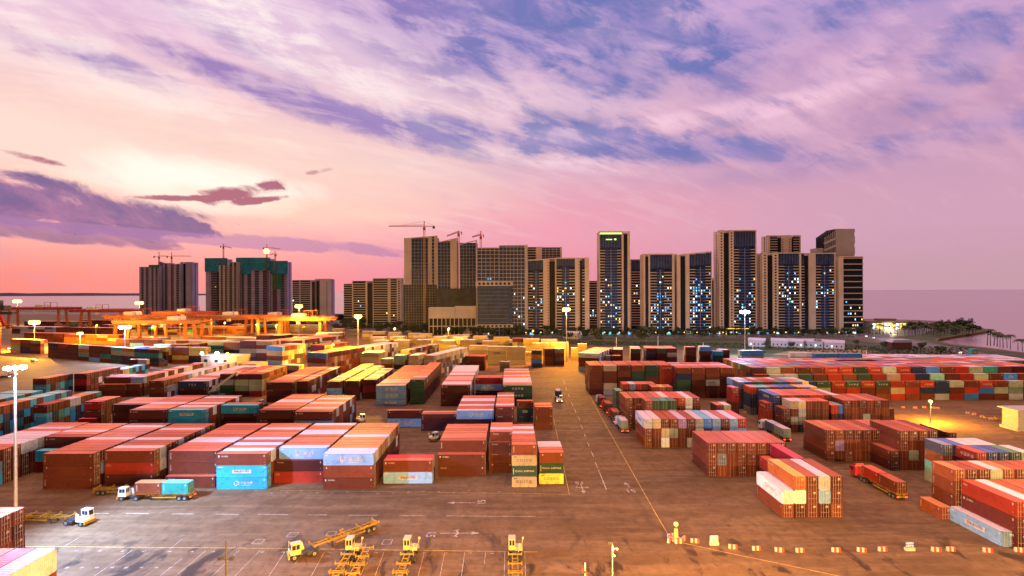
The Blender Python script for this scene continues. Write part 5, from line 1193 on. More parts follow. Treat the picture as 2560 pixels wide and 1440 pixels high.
# ------------------------------------------------------------------ gantry cranes
def gantry(label, px, py, ytop, wpx, rot, mats=(M_orange, M_orange), span=0.62, sign=True, D=None):
    """px,py: photo point of the foot under the middle of the beam"""
    x, D_ = P(px, py); D = D or D_
    hb = PD(px, ytop, D)[1]; W_ = wpx/F*D; t_ = thing('gantry_crane', label, 'gantry crane', (x, D, 0), R(rot), 'rail mounted gantry cranes')
    l = W_/2; s2 = l*span
    for yy in (-7, 7):
        mb = MB(); mb.prism([(-l, hb-1.4), (-l+2, hb-3.2), (l-2, hb-3.2), (l, hb-1.4), (l, hb), (-l, hb)], yy-1.3, yy+1.3); g_ = mb.build('girder', mats[0], t_)
        if sign and yy < 0:
            mb = MB(); put_text(mb, '安全生产 质量第一', 2.0, 0, hb-1.3, yy-1.32, fit=s2*1.6); mb.build('lettering', M_mark, g_)
        mb = MB(); k = -l+1
        while k < l: mb.bar((k, yy*1.15, hb), (k, yy*1.15, hb+1.1), 0.08); k += 2.5
        mb.bar((-l, yy*1.15, hb+1.1), (l, yy*1.15, hb+1.1), 0.1); mb.build('handrail', mats[0], g_)
        for sg in (-1, 1):
            mb = MB(); mb.bar((sg*s2*1.04, yy*1.1, 0.8), (sg*s2, yy*0.8, hb-3.0), 2.6, 2.0); mb.build('leg', mats[1], t_)
    for sg in (-1, 1):
        mb = MB(); mb.box(sg*s2*1.04-0.8, sg*s2*1.04+0.8, -9, 9, 0.4, 1.8); mb.box(sg*s2*1.04-0.5, sg*s2*1.04+0.5, -9, 9, 0.004, 0.4); mb.build('bogie', mats[1], t_)
        mb = MB(); mb.box(sg*l-0.5, sg*l+0.5, -6, 6, hb-1.4, hb-0.2); mb.build('end_tie', mats[0], t_)
    off = (hash_(label) % 100/100-0.5)*s2*1.2
    mb = MB(); mb.box(off-5, off+5, -6, 6, hb+0.6, hb+3.6); mb.box(off-6, off+6, -6.5, 6.5, hb+0.1, hb+0.6); mb.build('machinery_house', M_cabin, t_)
    mb = MB()
    for u in (0, 9):
        for v in (-5, 5): mb.bar((off+7+u, v, hb), (off+7+u, v, hb+6.5), 0.35)
    for v in (-5, 5): mb.bar((off+7, v, hb+6.5), (off+16, v, hb+6.5), 0.35)
    mb.build('portal_frame', M_crred, t_)
    o2 = off*0.4
    mb = MB(); mb.box(o2-1.5, o2+1.5, -8, -5, hb-6.2, hb-3); mb.build('operator_cabin', M_cabin, t_)
    mb = MB()
    for u in (-2, 2): mb.bar((o2+u+5, 0, hb-1), (o2+u+5, 0, hb-9), 0.12)
    mb.box(o2+5-1.2, o2+5+1.2, -6, 6, hb-9.6, hb-9); mb.build('spreader', M_stripe, t_)
gantry('orange gantry crane over the front field blocks', 405, 858, 800, 235, -5)
gantry('orange gantry crane with signs, middle of field', 585, 842, 788, 230, -5)
gantry('orange gantry crane nearest the apartment blocks', 757, 850, 793, 165, -4)
gantry('orange gantry crane behind the front field crane', 352, 848, 788, 170, -6)
gantry('dark red gantry crane beside the left towers', 262, 822, 774, 165, -4, (M_crred, M_orange), sign=False)
gantry('dark red gantry crane at the left edge', 95, 820, 768, 205, -3, (M_crred, M_orange), sign=False)
gantry('orange gantry crane in front of the tower group', 470, 828, 779, 170, -5, (M_crred, M_orange))
gantry('orange gantry crane between the field and apartment blocks', 668, 838, 789, 150, -5)
# dark red quay crane leg at the very left
x, y = P(-6, 885); t_ = thing('quay_crane', 'dark red lattice crane cut by the left edge', 'crane', (x, y, 0), 0.0)
mb = MB(); mb.bar((0, 0, 0), (1.5, 0, 36), 2.4); mb.bar((6, 0, 22), (-2, 0, 38), 2.0); mb.bar((0, 0, 22), (12, 0, 22), 1.2); mb.build('tower', M_crred, t_)
mb = MB(); mb.box(-3, 8, -3, 3, 34, 38); mb.box(3, 13, -2, 2, 31, 33); mb.box(-4, 2, -3, 3, 38, 42); mb.build('machinery_house', M_dark, t_)
# reach stackers
def stacker(label, px, py, rot, m_, boom, tip):
    x, y = P(px, py); t_ = thing('reach_stacker', label, 'reach stacker', (x, y, 0), R(rot), 'reach stackers')
    mb = MB(); mb.box(-4, 3.5, -1.9, 1.9, 0.8, 2.4); mb.box(-4, -2, -1.6, 1.6, 2.4, 3.2); mb.build('body', m_, t_)
    mb = MB(); mb.box(-0.8, 1.0, -0.9, 0.9, 2.4, 4.0); mb.build('cab', M_glass, t_)
    mb = MB(); mb.bar((-3, 0, 3.4), tip, 0.9); mb.bar((tip[0], -3, tip[2]-1.2), (tip[0], 3, tip[2]-1.2), 0.5); mb.build('boom', boom, t_)
    for xx in (-2.8, 2.6):
        for sg in (-1, 1):
            w2 = put('wheel', WD, t_, (xx, sg*1.7, 0.85)); w2.scale = (1.6, 1.4, 1.6)
stacker('black reach stacker on open ground behind the blocks', 402, 914, 160, M_dark, M_dark, (5.5, 0, 7.0))
stacker('teal reach stacker with raised pale boom between the second line blocks', 540, 1000, 20, M_green, M_conc, (8.5, 0, 12.0))
# yellow girders lying by the dark rows
for px, py, lb in [(1886, 1013, 'yellow floor beam lying beside the crimson column'), (1878, 1032, 'yellow floor beam lying before the front dark row')]:
    x, y = P(px, py); mb = MB(); mb.box(-3, 3, -0.5, 0.5, 0, 0.5); mb.box(-3, 3, -0.55, 0.55, 0.5, 0.6); o = mb.build('steel_beam', M_stripe, None, (x, y, 0.002), 0.0); tag(o, lb, 'beam', 'yellow beams on the ground')
# ------------------------------------------------------------------ towers
M_tan = mat('tower_tan', (0.68, 0.54, 0.44), 0.75, var=0.10, scale=0.06)
M_mauve = mat('tower_mauve', (0.34, 0.32, 0.48), 0.8, var=0.15, scale=0.06)  # bluer than the walls, dusk haze on the far towers put into the colour
M_pale = mat('tower_pale', (0.42, 0.38, 0.38), 0.75, var=0.12, scale=0.06)
M_rail = mat('balcony_front', (0.56, 0.45, 0.38), 0.6, var=0.12, scale=0.06)
M_dglass = mat('tower_glass', (0.006, 0.008, 0.014), 0.45, var=0.5, scale=0.22)
M_bglass = mat('tower_blue_glass', (0.012, 0.035, 0.12), 0.4, var=0.5, scale=0.22)
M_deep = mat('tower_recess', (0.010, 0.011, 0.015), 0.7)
M_net = mat('scaffold_net', (0.045, 0.048, 0.04), 0.9, var=0.35, scale=0.12)
for m_ in (M_dglass, M_bglass): m_.node_tree.nodes['Principled BSDF'].inputs['Specular IOR Level'].default_value = 0.25
M_teal = mat('teal_safety_net', (0.015, 0.20, 0.34), 0.8, var=0.3, scale=0.1)
M_tgreen = mat('green_safety_net', (0.02, 0.20, 0.10), 0.8, var=0.3, scale=0.1)
M_lw = mat('lit_window_white', (0, 0, 0), 0.3, emit=(0.72, 0.92, 1.0), es=2.6)
M_lb = mat('lit_window_blue', (0, 0, 0), 0.3, emit=(0.10, 0.42, 0.85), es=2.2)
M_ly = mat('lit_window_yellow', (0, 0, 0), 0.3, emit=(1.0, 0.62, 0.14), es=2.4)
M_lg = mat('lit_sign_green', (0, 0, 0), 0.3, emit=(0.75, 1.0, 0.25), es=1.6)
M_lc = mat('lit_window_teal', (0, 0, 0), 0.3, emit=(0.08, 0.55, 0.62), es=1.6)
LITM = {'w': M_lw, 'b': M_lb, 'y': M_ly, 'c': M_lc}
_lw = {}
def lit_mesh(c_, w_, h_):
    k = (c_, round(w_, 1), round(h_, 1))
    if k not in _lw:
        mb = MB(); mb.box(-w_/2, w_/2, -0.04, 0.04, -h_/2, h_/2); _lw[k] = mb.mesh('lit_window', [LITM[c_]])
    return _lw[k]
def tower(label, x0, x1, ytop, D, strips, storeys=None, depth=17.0, rot=0.0, lit=10, crown=0, slant=0, stone=None, grp='lit apartment towers', litc='wwbbyc', fh=3.1, litcol=None, base=0.0, seed=None):
    """x0,x1,ytop: photo outline; strips: (u0,u1,type) over the width.
    types: band (balcony floors), glass, pier, slot (pier with small windows), dark (deep recess), grid, wide"""
    stone = stone or M_tan
    rr = random.Random(seed or hash_(label))
    xa, za = PD(x0, ytop, D); xb, zb = PD(x1, ytop, D); W_ = xb-xa; Ht = (za+zb)/2-base
    t_ = thing('apartment_tower', label, 'tower', ((xa+xb)/2, D, base), R(rot), grp)
    core = MB(); core.box(-W_/2+0.5, W_/2-0.5, 1.6, depth, -1, Ht-3.0); core.build('core', M_dglass, t_)
    back = MB(); back.box(-W_/2, W_/2, depth-0.6, depth+0.4, 0, Ht-0.4)
    for sg in (-1, 1):
        a, b_ = sorted((sg*W_/2, sg*(W_/2-0.48)))
        k = 0.0
        back.box(a, b_, 2.2, depth*0.42, 0, Ht-0.3); back.box(a, b_, depth*0.60, depth-0.62, 0, Ht-0.3)
        z = 4.0
        while z < Ht-4: back.box(a+0.05, b_-0.05, depth*0.42, depth*0.60, z, z+0.9); z += fh
    back.build('side_wall', stone, t_)
    piers, bands, glz, dks = MB(), MB(), MB(), MB(); cells = []
    for u0, u1, ty in strips:
        a, b_ = -W_/2+u0*W_, -W_/2+u1*W_
        dz = slant*((u0+u1)/2-0.5)
        top = Ht+dz
        if ty == 'pier': piers.box(a, b_, 0.0, 3.0, 0, top)
        elif ty == 'slot':
            piers.box(a, b_, 0.0, 3.0, 0, top); z = 4
            m_ = (a+b_)/2
            while z < top-4: dks.box(m_-(b_-a)*0.17, m_+(b_-a)*0.17, -0.03, 0.02, z, z+1.7); z += fh
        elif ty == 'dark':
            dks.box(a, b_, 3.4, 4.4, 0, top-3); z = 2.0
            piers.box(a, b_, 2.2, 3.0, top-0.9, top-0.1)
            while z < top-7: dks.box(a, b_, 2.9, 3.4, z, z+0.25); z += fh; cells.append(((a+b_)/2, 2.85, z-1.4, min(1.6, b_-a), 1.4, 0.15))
        else:
            y0 = {'band': 0.9, 'glass': 1.1, 'grid': 1.1, 'wide': 1.0, 'bgrid': 1.2}[ty]
            (glz if ty != 'glass' else glz).box(a+0.02, b_-0.02, y0, y0+0.9, 0, top-(crown if ty != 'wide' else 0)-0.3, 1 if ty in ('glass', 'bgrid', 'grid') else 0)
            if crown and ty in ('band', 'glass'):
                glz.box(a+0.02, b_-0.02, y0+0.3, y0+1.0, top-crown, top-1.0, 1); piers.box(a, b_, 0.1, 0.9, top-1.0, top)
                k = a+0.8
                while k < b_-0.3: bands.box(k, k+0.14, y0+0.1, y0+0.28, top-crown+1.5, top-1.0, 1); k += 1.7
            z = 5.0; f_ = fh if ty != 'wide' else fh*2
            while z < top-crown-1.2:
                if ty == 'band': bands.box(a, b_, 0.0, 1.4, z, z+0.9)
                elif ty == 'wide': bands.box(a, b_, -0.3, 1.2, z, z+1.0)
                elif ty == 'glass': bands.box(a, b_, 0.95, 1.15, z+0.1, z+0.35, 1)
                elif ty in ('grid', 'bgrid'): bands.box(a, b_, 0.5, 1.3, z, z+(0.55 if ty == 'grid' else 0.22))
                nx_ = max(1, int((b_-a)/2.4))
                for q in range(nx_): cells.append((a+(q+.5)*(b_-a)/nx_, y0-0.05, z+1.18+(f_-1.18)/2, min(1.9, (b_-a)/nx_*0.72), min(1.7, f_-1.5), 1.0))
                z += f_
            if ty in ('grid', 'bgrid'):
                nx_ = max(1, int((b_-a)/(3.9 if ty == 'grid' else 3.3)))
                for q in range(nx_+1):
                    xx = a+q*(b_-a)/nx_; w3 = 0.2 if ty == 'grid' else 0.1; bands.box(xx-w3, xx+w3, 0.4, 1.2, 0, top-0.4)
            if ty == 'glass': bands.box((a+b_)/2-0.2, (a+b_)/2+0.2, 0.85, 1.1, 3, top-crown-0.5, 1)
    piers.box(-W_/2, W_/2, 0.9, 3.0, Ht-1.2-abs(slant)*0.5, Ht-0.25-abs(slant)*0.5) if not slant else None
    if slant:
        n = 6
        for q in range(n):
            u = (q+.5)/n; a = -W_/2+q*W_/n; piers.bar((a, 1.5, Ht+slant*(q/n-0.5)), (a+W_/n, 1.5, Ht+slant*((q+1)/n-0.5)), 1.2, 0.9)
    piers.build('pier', stone, t_) if piers.f else None
    bands.build('balcony_front', [M_rail if stone is M_tan else stone, M_mauve], t_) if bands.f else None
    glz.build('glazing', [M_dglass, M_bglass], t_) if glz.f else None
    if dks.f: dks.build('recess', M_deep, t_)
    pent = MB(); pent.box(-W_*0.25, W_*0.2, 5, depth-4, Ht-3, Ht-0.1); pent.build('roof_plant', stone, t_)
    cells = [c_ for c_ in cells if rr.random() < c_[5]]
    ch = litcol or litc
    hot = (rr.uniform(0.25, 0.55)*Ht)
    cells.sort(key=lambda c_: abs(c_[2]-hot)/Ht+rr.random()*0.9)
    for c_ in cells[:int(lit*0.85)]:
        cc = rr.choice(ch); put('lit_window', lit_mesh(cc, max(0.8, c_[3]*rr.uniform(0.35, 0.9)), c_[4]), t_, (c_[0], c_[1]-0.03, c_[2]))
    return t_, Ht, W_
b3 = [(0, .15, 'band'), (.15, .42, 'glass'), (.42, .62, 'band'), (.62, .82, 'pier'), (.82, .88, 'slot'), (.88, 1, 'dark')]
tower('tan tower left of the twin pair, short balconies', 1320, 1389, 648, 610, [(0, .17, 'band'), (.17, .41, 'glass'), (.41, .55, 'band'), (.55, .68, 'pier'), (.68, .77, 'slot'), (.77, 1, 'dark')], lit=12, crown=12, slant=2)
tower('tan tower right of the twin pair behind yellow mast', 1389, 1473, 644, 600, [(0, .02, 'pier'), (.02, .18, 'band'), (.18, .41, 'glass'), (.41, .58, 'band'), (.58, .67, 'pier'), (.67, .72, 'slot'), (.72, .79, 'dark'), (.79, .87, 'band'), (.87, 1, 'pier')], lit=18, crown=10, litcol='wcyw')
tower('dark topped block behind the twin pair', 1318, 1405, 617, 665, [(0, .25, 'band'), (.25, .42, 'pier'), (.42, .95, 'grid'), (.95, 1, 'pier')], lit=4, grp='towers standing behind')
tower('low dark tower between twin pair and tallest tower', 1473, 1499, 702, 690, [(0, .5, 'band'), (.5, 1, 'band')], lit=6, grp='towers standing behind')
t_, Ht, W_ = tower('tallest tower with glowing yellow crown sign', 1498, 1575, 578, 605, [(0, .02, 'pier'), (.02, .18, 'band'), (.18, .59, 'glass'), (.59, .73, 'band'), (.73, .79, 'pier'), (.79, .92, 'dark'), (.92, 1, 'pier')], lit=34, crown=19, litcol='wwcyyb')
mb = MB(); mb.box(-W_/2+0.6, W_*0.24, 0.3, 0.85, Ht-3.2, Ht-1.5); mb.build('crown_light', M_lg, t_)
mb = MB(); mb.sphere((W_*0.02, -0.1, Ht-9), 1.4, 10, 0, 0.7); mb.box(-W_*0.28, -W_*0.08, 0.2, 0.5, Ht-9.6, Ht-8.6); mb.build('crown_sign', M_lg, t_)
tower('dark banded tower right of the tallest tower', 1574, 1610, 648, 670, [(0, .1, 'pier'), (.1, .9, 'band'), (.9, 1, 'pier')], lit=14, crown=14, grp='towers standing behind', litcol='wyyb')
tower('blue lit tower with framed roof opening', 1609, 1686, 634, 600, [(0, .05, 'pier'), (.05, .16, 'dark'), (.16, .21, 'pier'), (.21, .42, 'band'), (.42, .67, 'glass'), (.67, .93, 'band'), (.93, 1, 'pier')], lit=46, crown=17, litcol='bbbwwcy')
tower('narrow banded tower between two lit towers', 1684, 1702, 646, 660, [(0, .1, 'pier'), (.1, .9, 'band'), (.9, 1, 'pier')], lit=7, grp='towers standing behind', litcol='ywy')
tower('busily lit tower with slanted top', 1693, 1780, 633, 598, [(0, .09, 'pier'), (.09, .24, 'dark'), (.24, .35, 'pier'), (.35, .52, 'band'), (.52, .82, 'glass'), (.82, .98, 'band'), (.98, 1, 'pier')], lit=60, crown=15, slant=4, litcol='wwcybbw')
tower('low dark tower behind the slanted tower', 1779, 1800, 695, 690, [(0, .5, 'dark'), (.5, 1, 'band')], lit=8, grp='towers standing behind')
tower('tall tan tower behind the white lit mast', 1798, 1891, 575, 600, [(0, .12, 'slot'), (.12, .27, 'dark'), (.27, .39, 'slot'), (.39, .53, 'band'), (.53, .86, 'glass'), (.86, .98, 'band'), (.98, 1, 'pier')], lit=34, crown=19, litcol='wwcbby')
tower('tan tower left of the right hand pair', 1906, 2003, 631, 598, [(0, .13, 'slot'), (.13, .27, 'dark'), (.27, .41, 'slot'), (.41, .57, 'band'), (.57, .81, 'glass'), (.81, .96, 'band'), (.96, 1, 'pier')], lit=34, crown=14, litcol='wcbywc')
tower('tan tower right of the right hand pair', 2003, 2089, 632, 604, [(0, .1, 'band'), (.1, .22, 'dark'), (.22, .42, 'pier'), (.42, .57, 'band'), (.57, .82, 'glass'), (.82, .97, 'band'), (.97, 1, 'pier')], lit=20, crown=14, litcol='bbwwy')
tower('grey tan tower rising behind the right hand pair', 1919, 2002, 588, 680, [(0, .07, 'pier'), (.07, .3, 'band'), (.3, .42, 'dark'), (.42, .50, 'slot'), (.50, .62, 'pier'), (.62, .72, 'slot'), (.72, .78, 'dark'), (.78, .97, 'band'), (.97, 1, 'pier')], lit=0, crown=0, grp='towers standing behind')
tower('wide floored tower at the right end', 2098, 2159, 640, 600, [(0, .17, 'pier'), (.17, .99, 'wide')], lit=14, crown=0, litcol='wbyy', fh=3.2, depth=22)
# solid sand coloured tower with stepped slanted top
x0, z0 = PD(2090, 572, 640); x1, _ = PD(2136, 572, 640); xl, zl = PD(2061, 592, 640); t_ = thing('apartment_tower', 'blank sand tower with a sloping windowed wing', 'tower', (x0, 640, 0), 0.0, 'towers standing behind')
mb = MB(); mb.box(0, x1-x0, 0, 20, 0, z0); k = 0
for k in range(8): mb.box(x1-x0, x1-x0+0.8, 0.3, 19, z0-4-k*13, z0-0.5-k*13+5 if k else z0-0.5)
mb.build('blank_wall', M_pale, t_)
mb = MB(); n = 7
for k in range(n): a = xl-x0+(x0-xl)*k/n; b_ = xl-x0+(x0-xl)*(k+1)/n-0.01; mb.box(a, b_, 1.2, 18, 0, zl+(z0-zl)*(k+.6)/n)
mb.build('wing', M_dglass, t_)
mb = MB()
for k in range(10):
    z_ = 28+k*8.2
    mb.bar((xl-x0, 0.6, min(z_, zl)), (0, 0.6, min(z_+6, z0-1)), 1.4, 2.2)
for k in range(6): a = (xl-x0)*(k+0.5)/6; mb.box(a-0.3, a+0.3, 0.2, 1.2, 30, zl+(z0-zl)*(1-(k+0.5)/6)-1)
mb.build('wing_frame', M_pale, t_)
xq, zq = PD(2044, 620, 640); mb = MB(); mb.box(xq-x0, xl-x0-0.02, 2, 16, 0, zq); mb.build('low_wing', M_pale, t_)
# low blocks left of centre
tower('far narrow block at the left of the low row', 859, 882, 709, 760, [(0, 1, 'band')], lit=0, stone=M_pale, grp='low apartment blocks', fh=3.2)
tower('low block with grey side pier', 880, 931, 702, 720, [(0, .05, 'pier'), (.05, .66, 'band'), (.66, .75, 'pier'), (.75, 1, 'dark')], lit=3, stone=M_pale, grp='low apartment blocks')
tower('wide low block beside the unfinished tower', 932, 1003, 695, 715, [(0, .02, 'pier'), (.02, .52, 'band'), (.52, .62, 'pier'), (.62, .84, 'band'), (.84, 1, 'slot')], lit=3, stone=M_pale, grp='low apartment blocks', litcol='y')
tower('low block with pale pier at right, alone', 730, 787, 700, 800, [(0, .32, 'band'), (.32, .36, 'pier'), (.36, .8, 'band'), (.8, .86, 'pier'), (.86, 1, 'dark')], lit=3, stone=M_mauve, grp='low apartment blocks')
tower('tall pier half of the lone low block', 787, 827, 697, 806, [(0, .3, 'dark'), (.3, .65, 'pier'), (.65, .85, 'slot'), (.85, 1, 'pier')], lit=1, stone=M_mauve, grp='low apartment blocks')
# unfinished towers, centre left
t_, Ht, W_ = tower('unfinished tower with blank wall and scaffold nets', 1010, 1093, 593, 640, [(0, .22, 'pier'), (.22, .72, 'bgrid'), (.72, .83, 'pier'), (.83, .91, 'grid'), (.91, 1, 'pier')], lit=4, stone=M_pale, grp='unfinished towers', fh=4.0, slant=3)
mb = MB(); mb.box(-W_/2-0.8, W_/2+0.3, -0.9, -0.5, 2, Ht*0.50)
o = mb.build('scaffold_net', M_net, t_); mb = MB()
for k in range(26): mb.bar((-W_/2-1, -1.0, 3+k*3.1), (W_/2+0.4, -1.0, 3+k*3.1), 0.18)
for k in range(14): xx = -W_/2-1+k*(W_+1.4)/13; mb.bar((xx, -1.0, 0), (xx, -1.0, Ht*0.66), 0.18)
mb.build('scaffold', M_mauve, t_)
t_, Ht, W_ = tower('blue glazed tower with slanted roof', 1092, 1143, 601, 630, [(0, .04, 'pier'), (.04, .66, 'bgrid'), (.66, .74, 'pier'), (.74, 1, 'pier')], lit=9, stone=M_pale, grp='unfinished towers', fh=3.8, slant=5, litcol='yyw')
t_, Ht, W_ = tower('blue glazed tower with darker foot', 1148, 1192, 606, 626, [(0, .04, 'pier'), (.04, .94, 'bgrid'), (.94, 1, 'pier')], lit=7, stone=M_pale, grp='unfinished towers', fh=3.8, slant=5, litcol='yyw')
xa, za = PD(1071, 769, 600); xb, _ = PD(1190, 769, 600); t_ = thing('podium_building', 'long pale podium with an open colonnade below', 'building', (xa, 600, 0), 0.0)
mb = MB(); mb.box(0, (xb-xa)*0.55, 0, 20, 18, za); mb.box((xb-xa)*0.55+0.02, xb-xa, 1, 20, 18, za+1.2); mb.build('upper_wall', M_pale, t_)
mb = MB(); mb.box(0.5, xb-xa, 3, 20, 0, 17.99); mb.build('shopfront', M_dglass, t_)
for k in range(12): mb = MB(); xx = 0.5+k*(xb-xa-1)/11; mb.box(xx-0.4, xx+0.4, 0.2, 1.0, 0, 17.98); mb.build('column', M_pale, t_)
mb = MB(); mb.box(0, xb-xa, 0.1, 2.9, 9, 9.8); mb.build('canopy', M_pale, t_)
xa, za = PD(1092, 742, 622); xb, _ = PD(1190, 742, 622); mb = MB(); mb.box(0, xb-xa, -1.4, -0.3, 8, za+9); t2 = mb.build('safety_screen', M_net, None, (xa, 622, 0.0), 0.0); tag(t2, 'dark safety screen round the feet of the blue glazed towers', 'screen')
M_smul = mat('screen_mullion', (0.10, 0.10, 0.13), 0.6)
# white grid tower (corner building)
t_, Ht, W_ = tower('white grid tower, left facade of the corner building', 1191, 1247, 618, 590, [(0, .03, 'pier'), (.03, 1, 'grid')], lit=16, stone=M_pale, grp='corner building facades', fh=4.1, litcol='wcby', depth=26)
mb = MB(); mb.box(-W_/2+1.0, W_/2+14, -0.8, 0.35, 12, Ht*0.56); o = mb.build('glass_screen', M_bglass, t_); mb = MB()
for k in range(12): mb.box(-W_/2+1.0, W_/2+10, -0.95, -0.8, 14+k*4.1, 14.5+k*4.1)
mb.build('screen_mullions', M_smul, t_); mb = MB(); mb.box(-W_/2-1, W_/2+15, -1.2, 0.4, 8.5, 11.9); mb.box(-W_/2-1, W_/2+15, -1.2, 0.4, Ht*0.56+0.05, Ht*0.56+5); mb.build('white_band', M_pale, t_)
for k in range(8):
    xx = -W_/2+2+k*(W_+12)/8; mb = MB(); mb.box(xx, xx+2.6, -1.24, -1.2, 9.2, 11.2); mb.build('window', M_deep, t_); mb = MB(); mb.box(xx, xx+2.6, -1.24, -1.2, Ht*0.56+1.2, Ht*0.56+3.8); mb.build('window', M_deep, t_)
tower('white grid tower, right facade of the corner building', 1248, 1319, 612, 594, [(0, .9, 'grid'), (.9, 1, 'pier')], lit=18, stone=M_pale, grp='corner building facades', fh=4.1, litcol='wcb', depth=26)
# far left unfinished groups
def far_tower(label, x0, x1, ytop, D, net=None, neth=14, lit=1, **k):
    st = k.pop('strips', None) or [(0, .18, 'pier'), (.18, .42, 'band'), (.42, .62, 'pier'), (.62, .85, 'band'), (.85, 1, 'slot')]
    t_, Ht, W_ = tower(label, x0, x1, ytop, D, st, lit=lit, stone=k.pop('stone', M_mauve), grp='unfinished towers at the far left', fh=3.4, depth=22, **k)
    if net:
        mb = MB(); mb.box(-W_/2-1, W_/2+1, -1.6, 0, Ht-neth, Ht+1.5); mb.box(-W_/2-1, -W_/2-0.3, 0.02, 20, Ht-neth, Ht+1.5); mb.build('safety_net', net, t_)
    return t_, Ht, W_
far_tower('mauve slab at the outer left of the far group', 348, 374, 667, 1120)
far_tower('mauve tower with a small green net', 374, 397, 664, 1115, net=M_tgreen, neth=3)
far_tower('mauve tower with sloping roof, centre of far group', 396, 421, 657, 1130, slant=-6)
far_tower('pale mauve tower right of the sloping one', 421, 452, 661, 1110, slant=4)
far_tower('mauve tower with dark crown at far group end', 451, 480, 655, 1118, strips=[(0, .2, 'pier'), (.2, .45, 'dark'), (.45, .85, 'pier'), (.85, 1, 'slot')], crown=10)
far_tower('teal netted tower at the left of its group', 514, 567, 647, 1100, net=M_teal, neth=26, lit=3, strips=[(0, .15, 'pier'), (.15, .25, 'slot'), (.25, .55, 'band'), (.55, .7, 'dark'), (.7, .85, 'pier'), (.85, 1, 'band')])
far_tower('pale grey tower before the teal netted ones', 547, 571, 663, 1080, stone=M_pale, lit=1)
far_tower('pale grey tower with dark top', 570, 594, 655, 1085, stone=M_pale, lit=1, crown=8)
far_tower('tower with two teal net levels', 592, 634, 646, 1100, net=M_teal, neth=32)
far_tower('tower with the tallest teal net', 628, 674, 646, 1096, net=M_teal, neth=24)
t_, Ht, W_ = far_tower('teal netted tower with green glow, right end', 673, 718, 654, 1100, net=M_teal, neth=24)
mb = MB(); mb.box(-W_*0.32, W_*0.18, -0.9, -0.3, Ht-55, Ht-18); mb.build('safety_net', M_tgreen, t_)
# tower cranes
def tower_crane(label, px, ytop, yj, j0, j1, D, tilt=0.0, foot=None, ybot=None, m_=M_crred):
    x, zt = PD(px, ytop, D); _, zj = PD(px, yj, D); xa, _ = PD(j0, yj, D); xb, _ = PD(j1, yj, D)
    t_ = thing('tower_crane', label, 'tower crane', (x, D, 0), 0.0, 'tower cranes on the unfinished towers')
    mb = MB(); w_ = 0.9
    for sx_ in (-w_, w_):
        for sy in (-w_, w_): mb.bar((sx_, sy, 0), (sx_, sy, zj-1), 0.34)
    z = (foot or 0)
    while z < zj-3:
        mb.bar((-w_, -w_, z), (w_, -w_, z+3), 0.2); mb.bar((w_, w_, z), (w_, -w_, z+3), 0.2); mb.bar((w_, -w_, z+3), (-w_, -w_, z+3), 0.2); z += 3
    mb.build('mast', M_stripe if foot == 0.5 else m_, t_)
    mb = MB(); mb.bar((0, 0, zj-2), (0, 0, zt), 0.8); mb.box(-1.3, 1.3, -1.3, 1.3, zj-4.5, zj-1.0); mb.build('cat_head', m_, t_)
    jib, cj = (xa-x, xb-x) if abs(xa-x) > abs(xb-x) else (xb-x, xa-x)
    mb = MB(); n = 14; dz = tilt
    for yy in (-0.7, 0.7): mb.bar((0, yy, zj), (jib, yy, zj+dz), 0.36)
    mb.bar((0, 0, zj+1.8), (jib*0.97, 0, zj+dz+0.8), 0.36)
    for k in range(n):
        a = jib*k/n; b_ = jib*(k+0.5)/n; mb.bar((a, 0.7, zj+dz*k/n), (b_, 0, zj+1.6+dz*(k+.5)/n), 0.18); mb.bar((b_, 0, zj+1.6+dz*(k+.5)/n), (jib*(k+1)/n, 0.7, zj+dz*(k+1)/n), 0.18)
    mb.build('jib', m_, t_)
    mb = MB(); mb.bar((0, 0, zj+0.2), (cj, 0, zj-dz*cj/jib*-0.3), 1.3, 0.6); mb.build('counter_jib', m_, t_)
    mb = MB(); mb.box(min(cj, cj*0.8), max(cj, cj*0.8), -1, 1, zj-2.6, zj+0.3); mb.build('counterweight', M_dark, t_)
    mb = MB(); mb.bar((0, 0, zt), (jib*0.6, 0, zj+1.5+dz*0.6), 0.16); mb.bar((0, 0, zt), (cj, 0, zj+0.4), 0.16); mb.build('tie_bar', m_, t_)
tower_crane('leftmost of the tower cranes over the far group', 397.5, 630, 641, 384, 419, 1118)
tower_crane('tower crane with long level jib over the far group', 429, 631, 641, 417, 478, 1110)
tower_crane('tower crane over the first teal netted tower', 558.5, 609, 616, 551, 580, 1095, tilt=-4)
tower_crane('tower crane above the bright work lamp', 667, 611, 619.5, 658, 701, 1092, tilt=-3)
tower_crane('short tower crane at the right of the teal nets', 688, 628, 635.5, 692, 674, 1098, tilt=-1)
tower_crane('largest tower crane with long level jib', 1060.5, 553, 566, 1087, 971, 636, foot=0.5, m_=M_crred)
tower_crane('tower crane with drooping jib over blue glazed tower', 1146.5, 577, 581, 1155, 1117, 628, tilt=-4.5)
tower_crane('small tower crane left of the corner building', 1202, 577, 588, 1210, 1180, 610, tilt=-2.5)
x, z = PD(666, 628, 1085); t_ = thing('work_lamp', 'bright round work lamp above the teal netted towers', 'lamp', (x, 1085, 0), 0.0)
mb = MB(); mb.sphere((0, 0, z), 5.2, 16); mb.build('lamp_head', M_sod, t_); mb = MB(); mb.tube((0, 0, 0), (0, 0, z-5), 0.5); mb.build('pole', M_dark, t_)

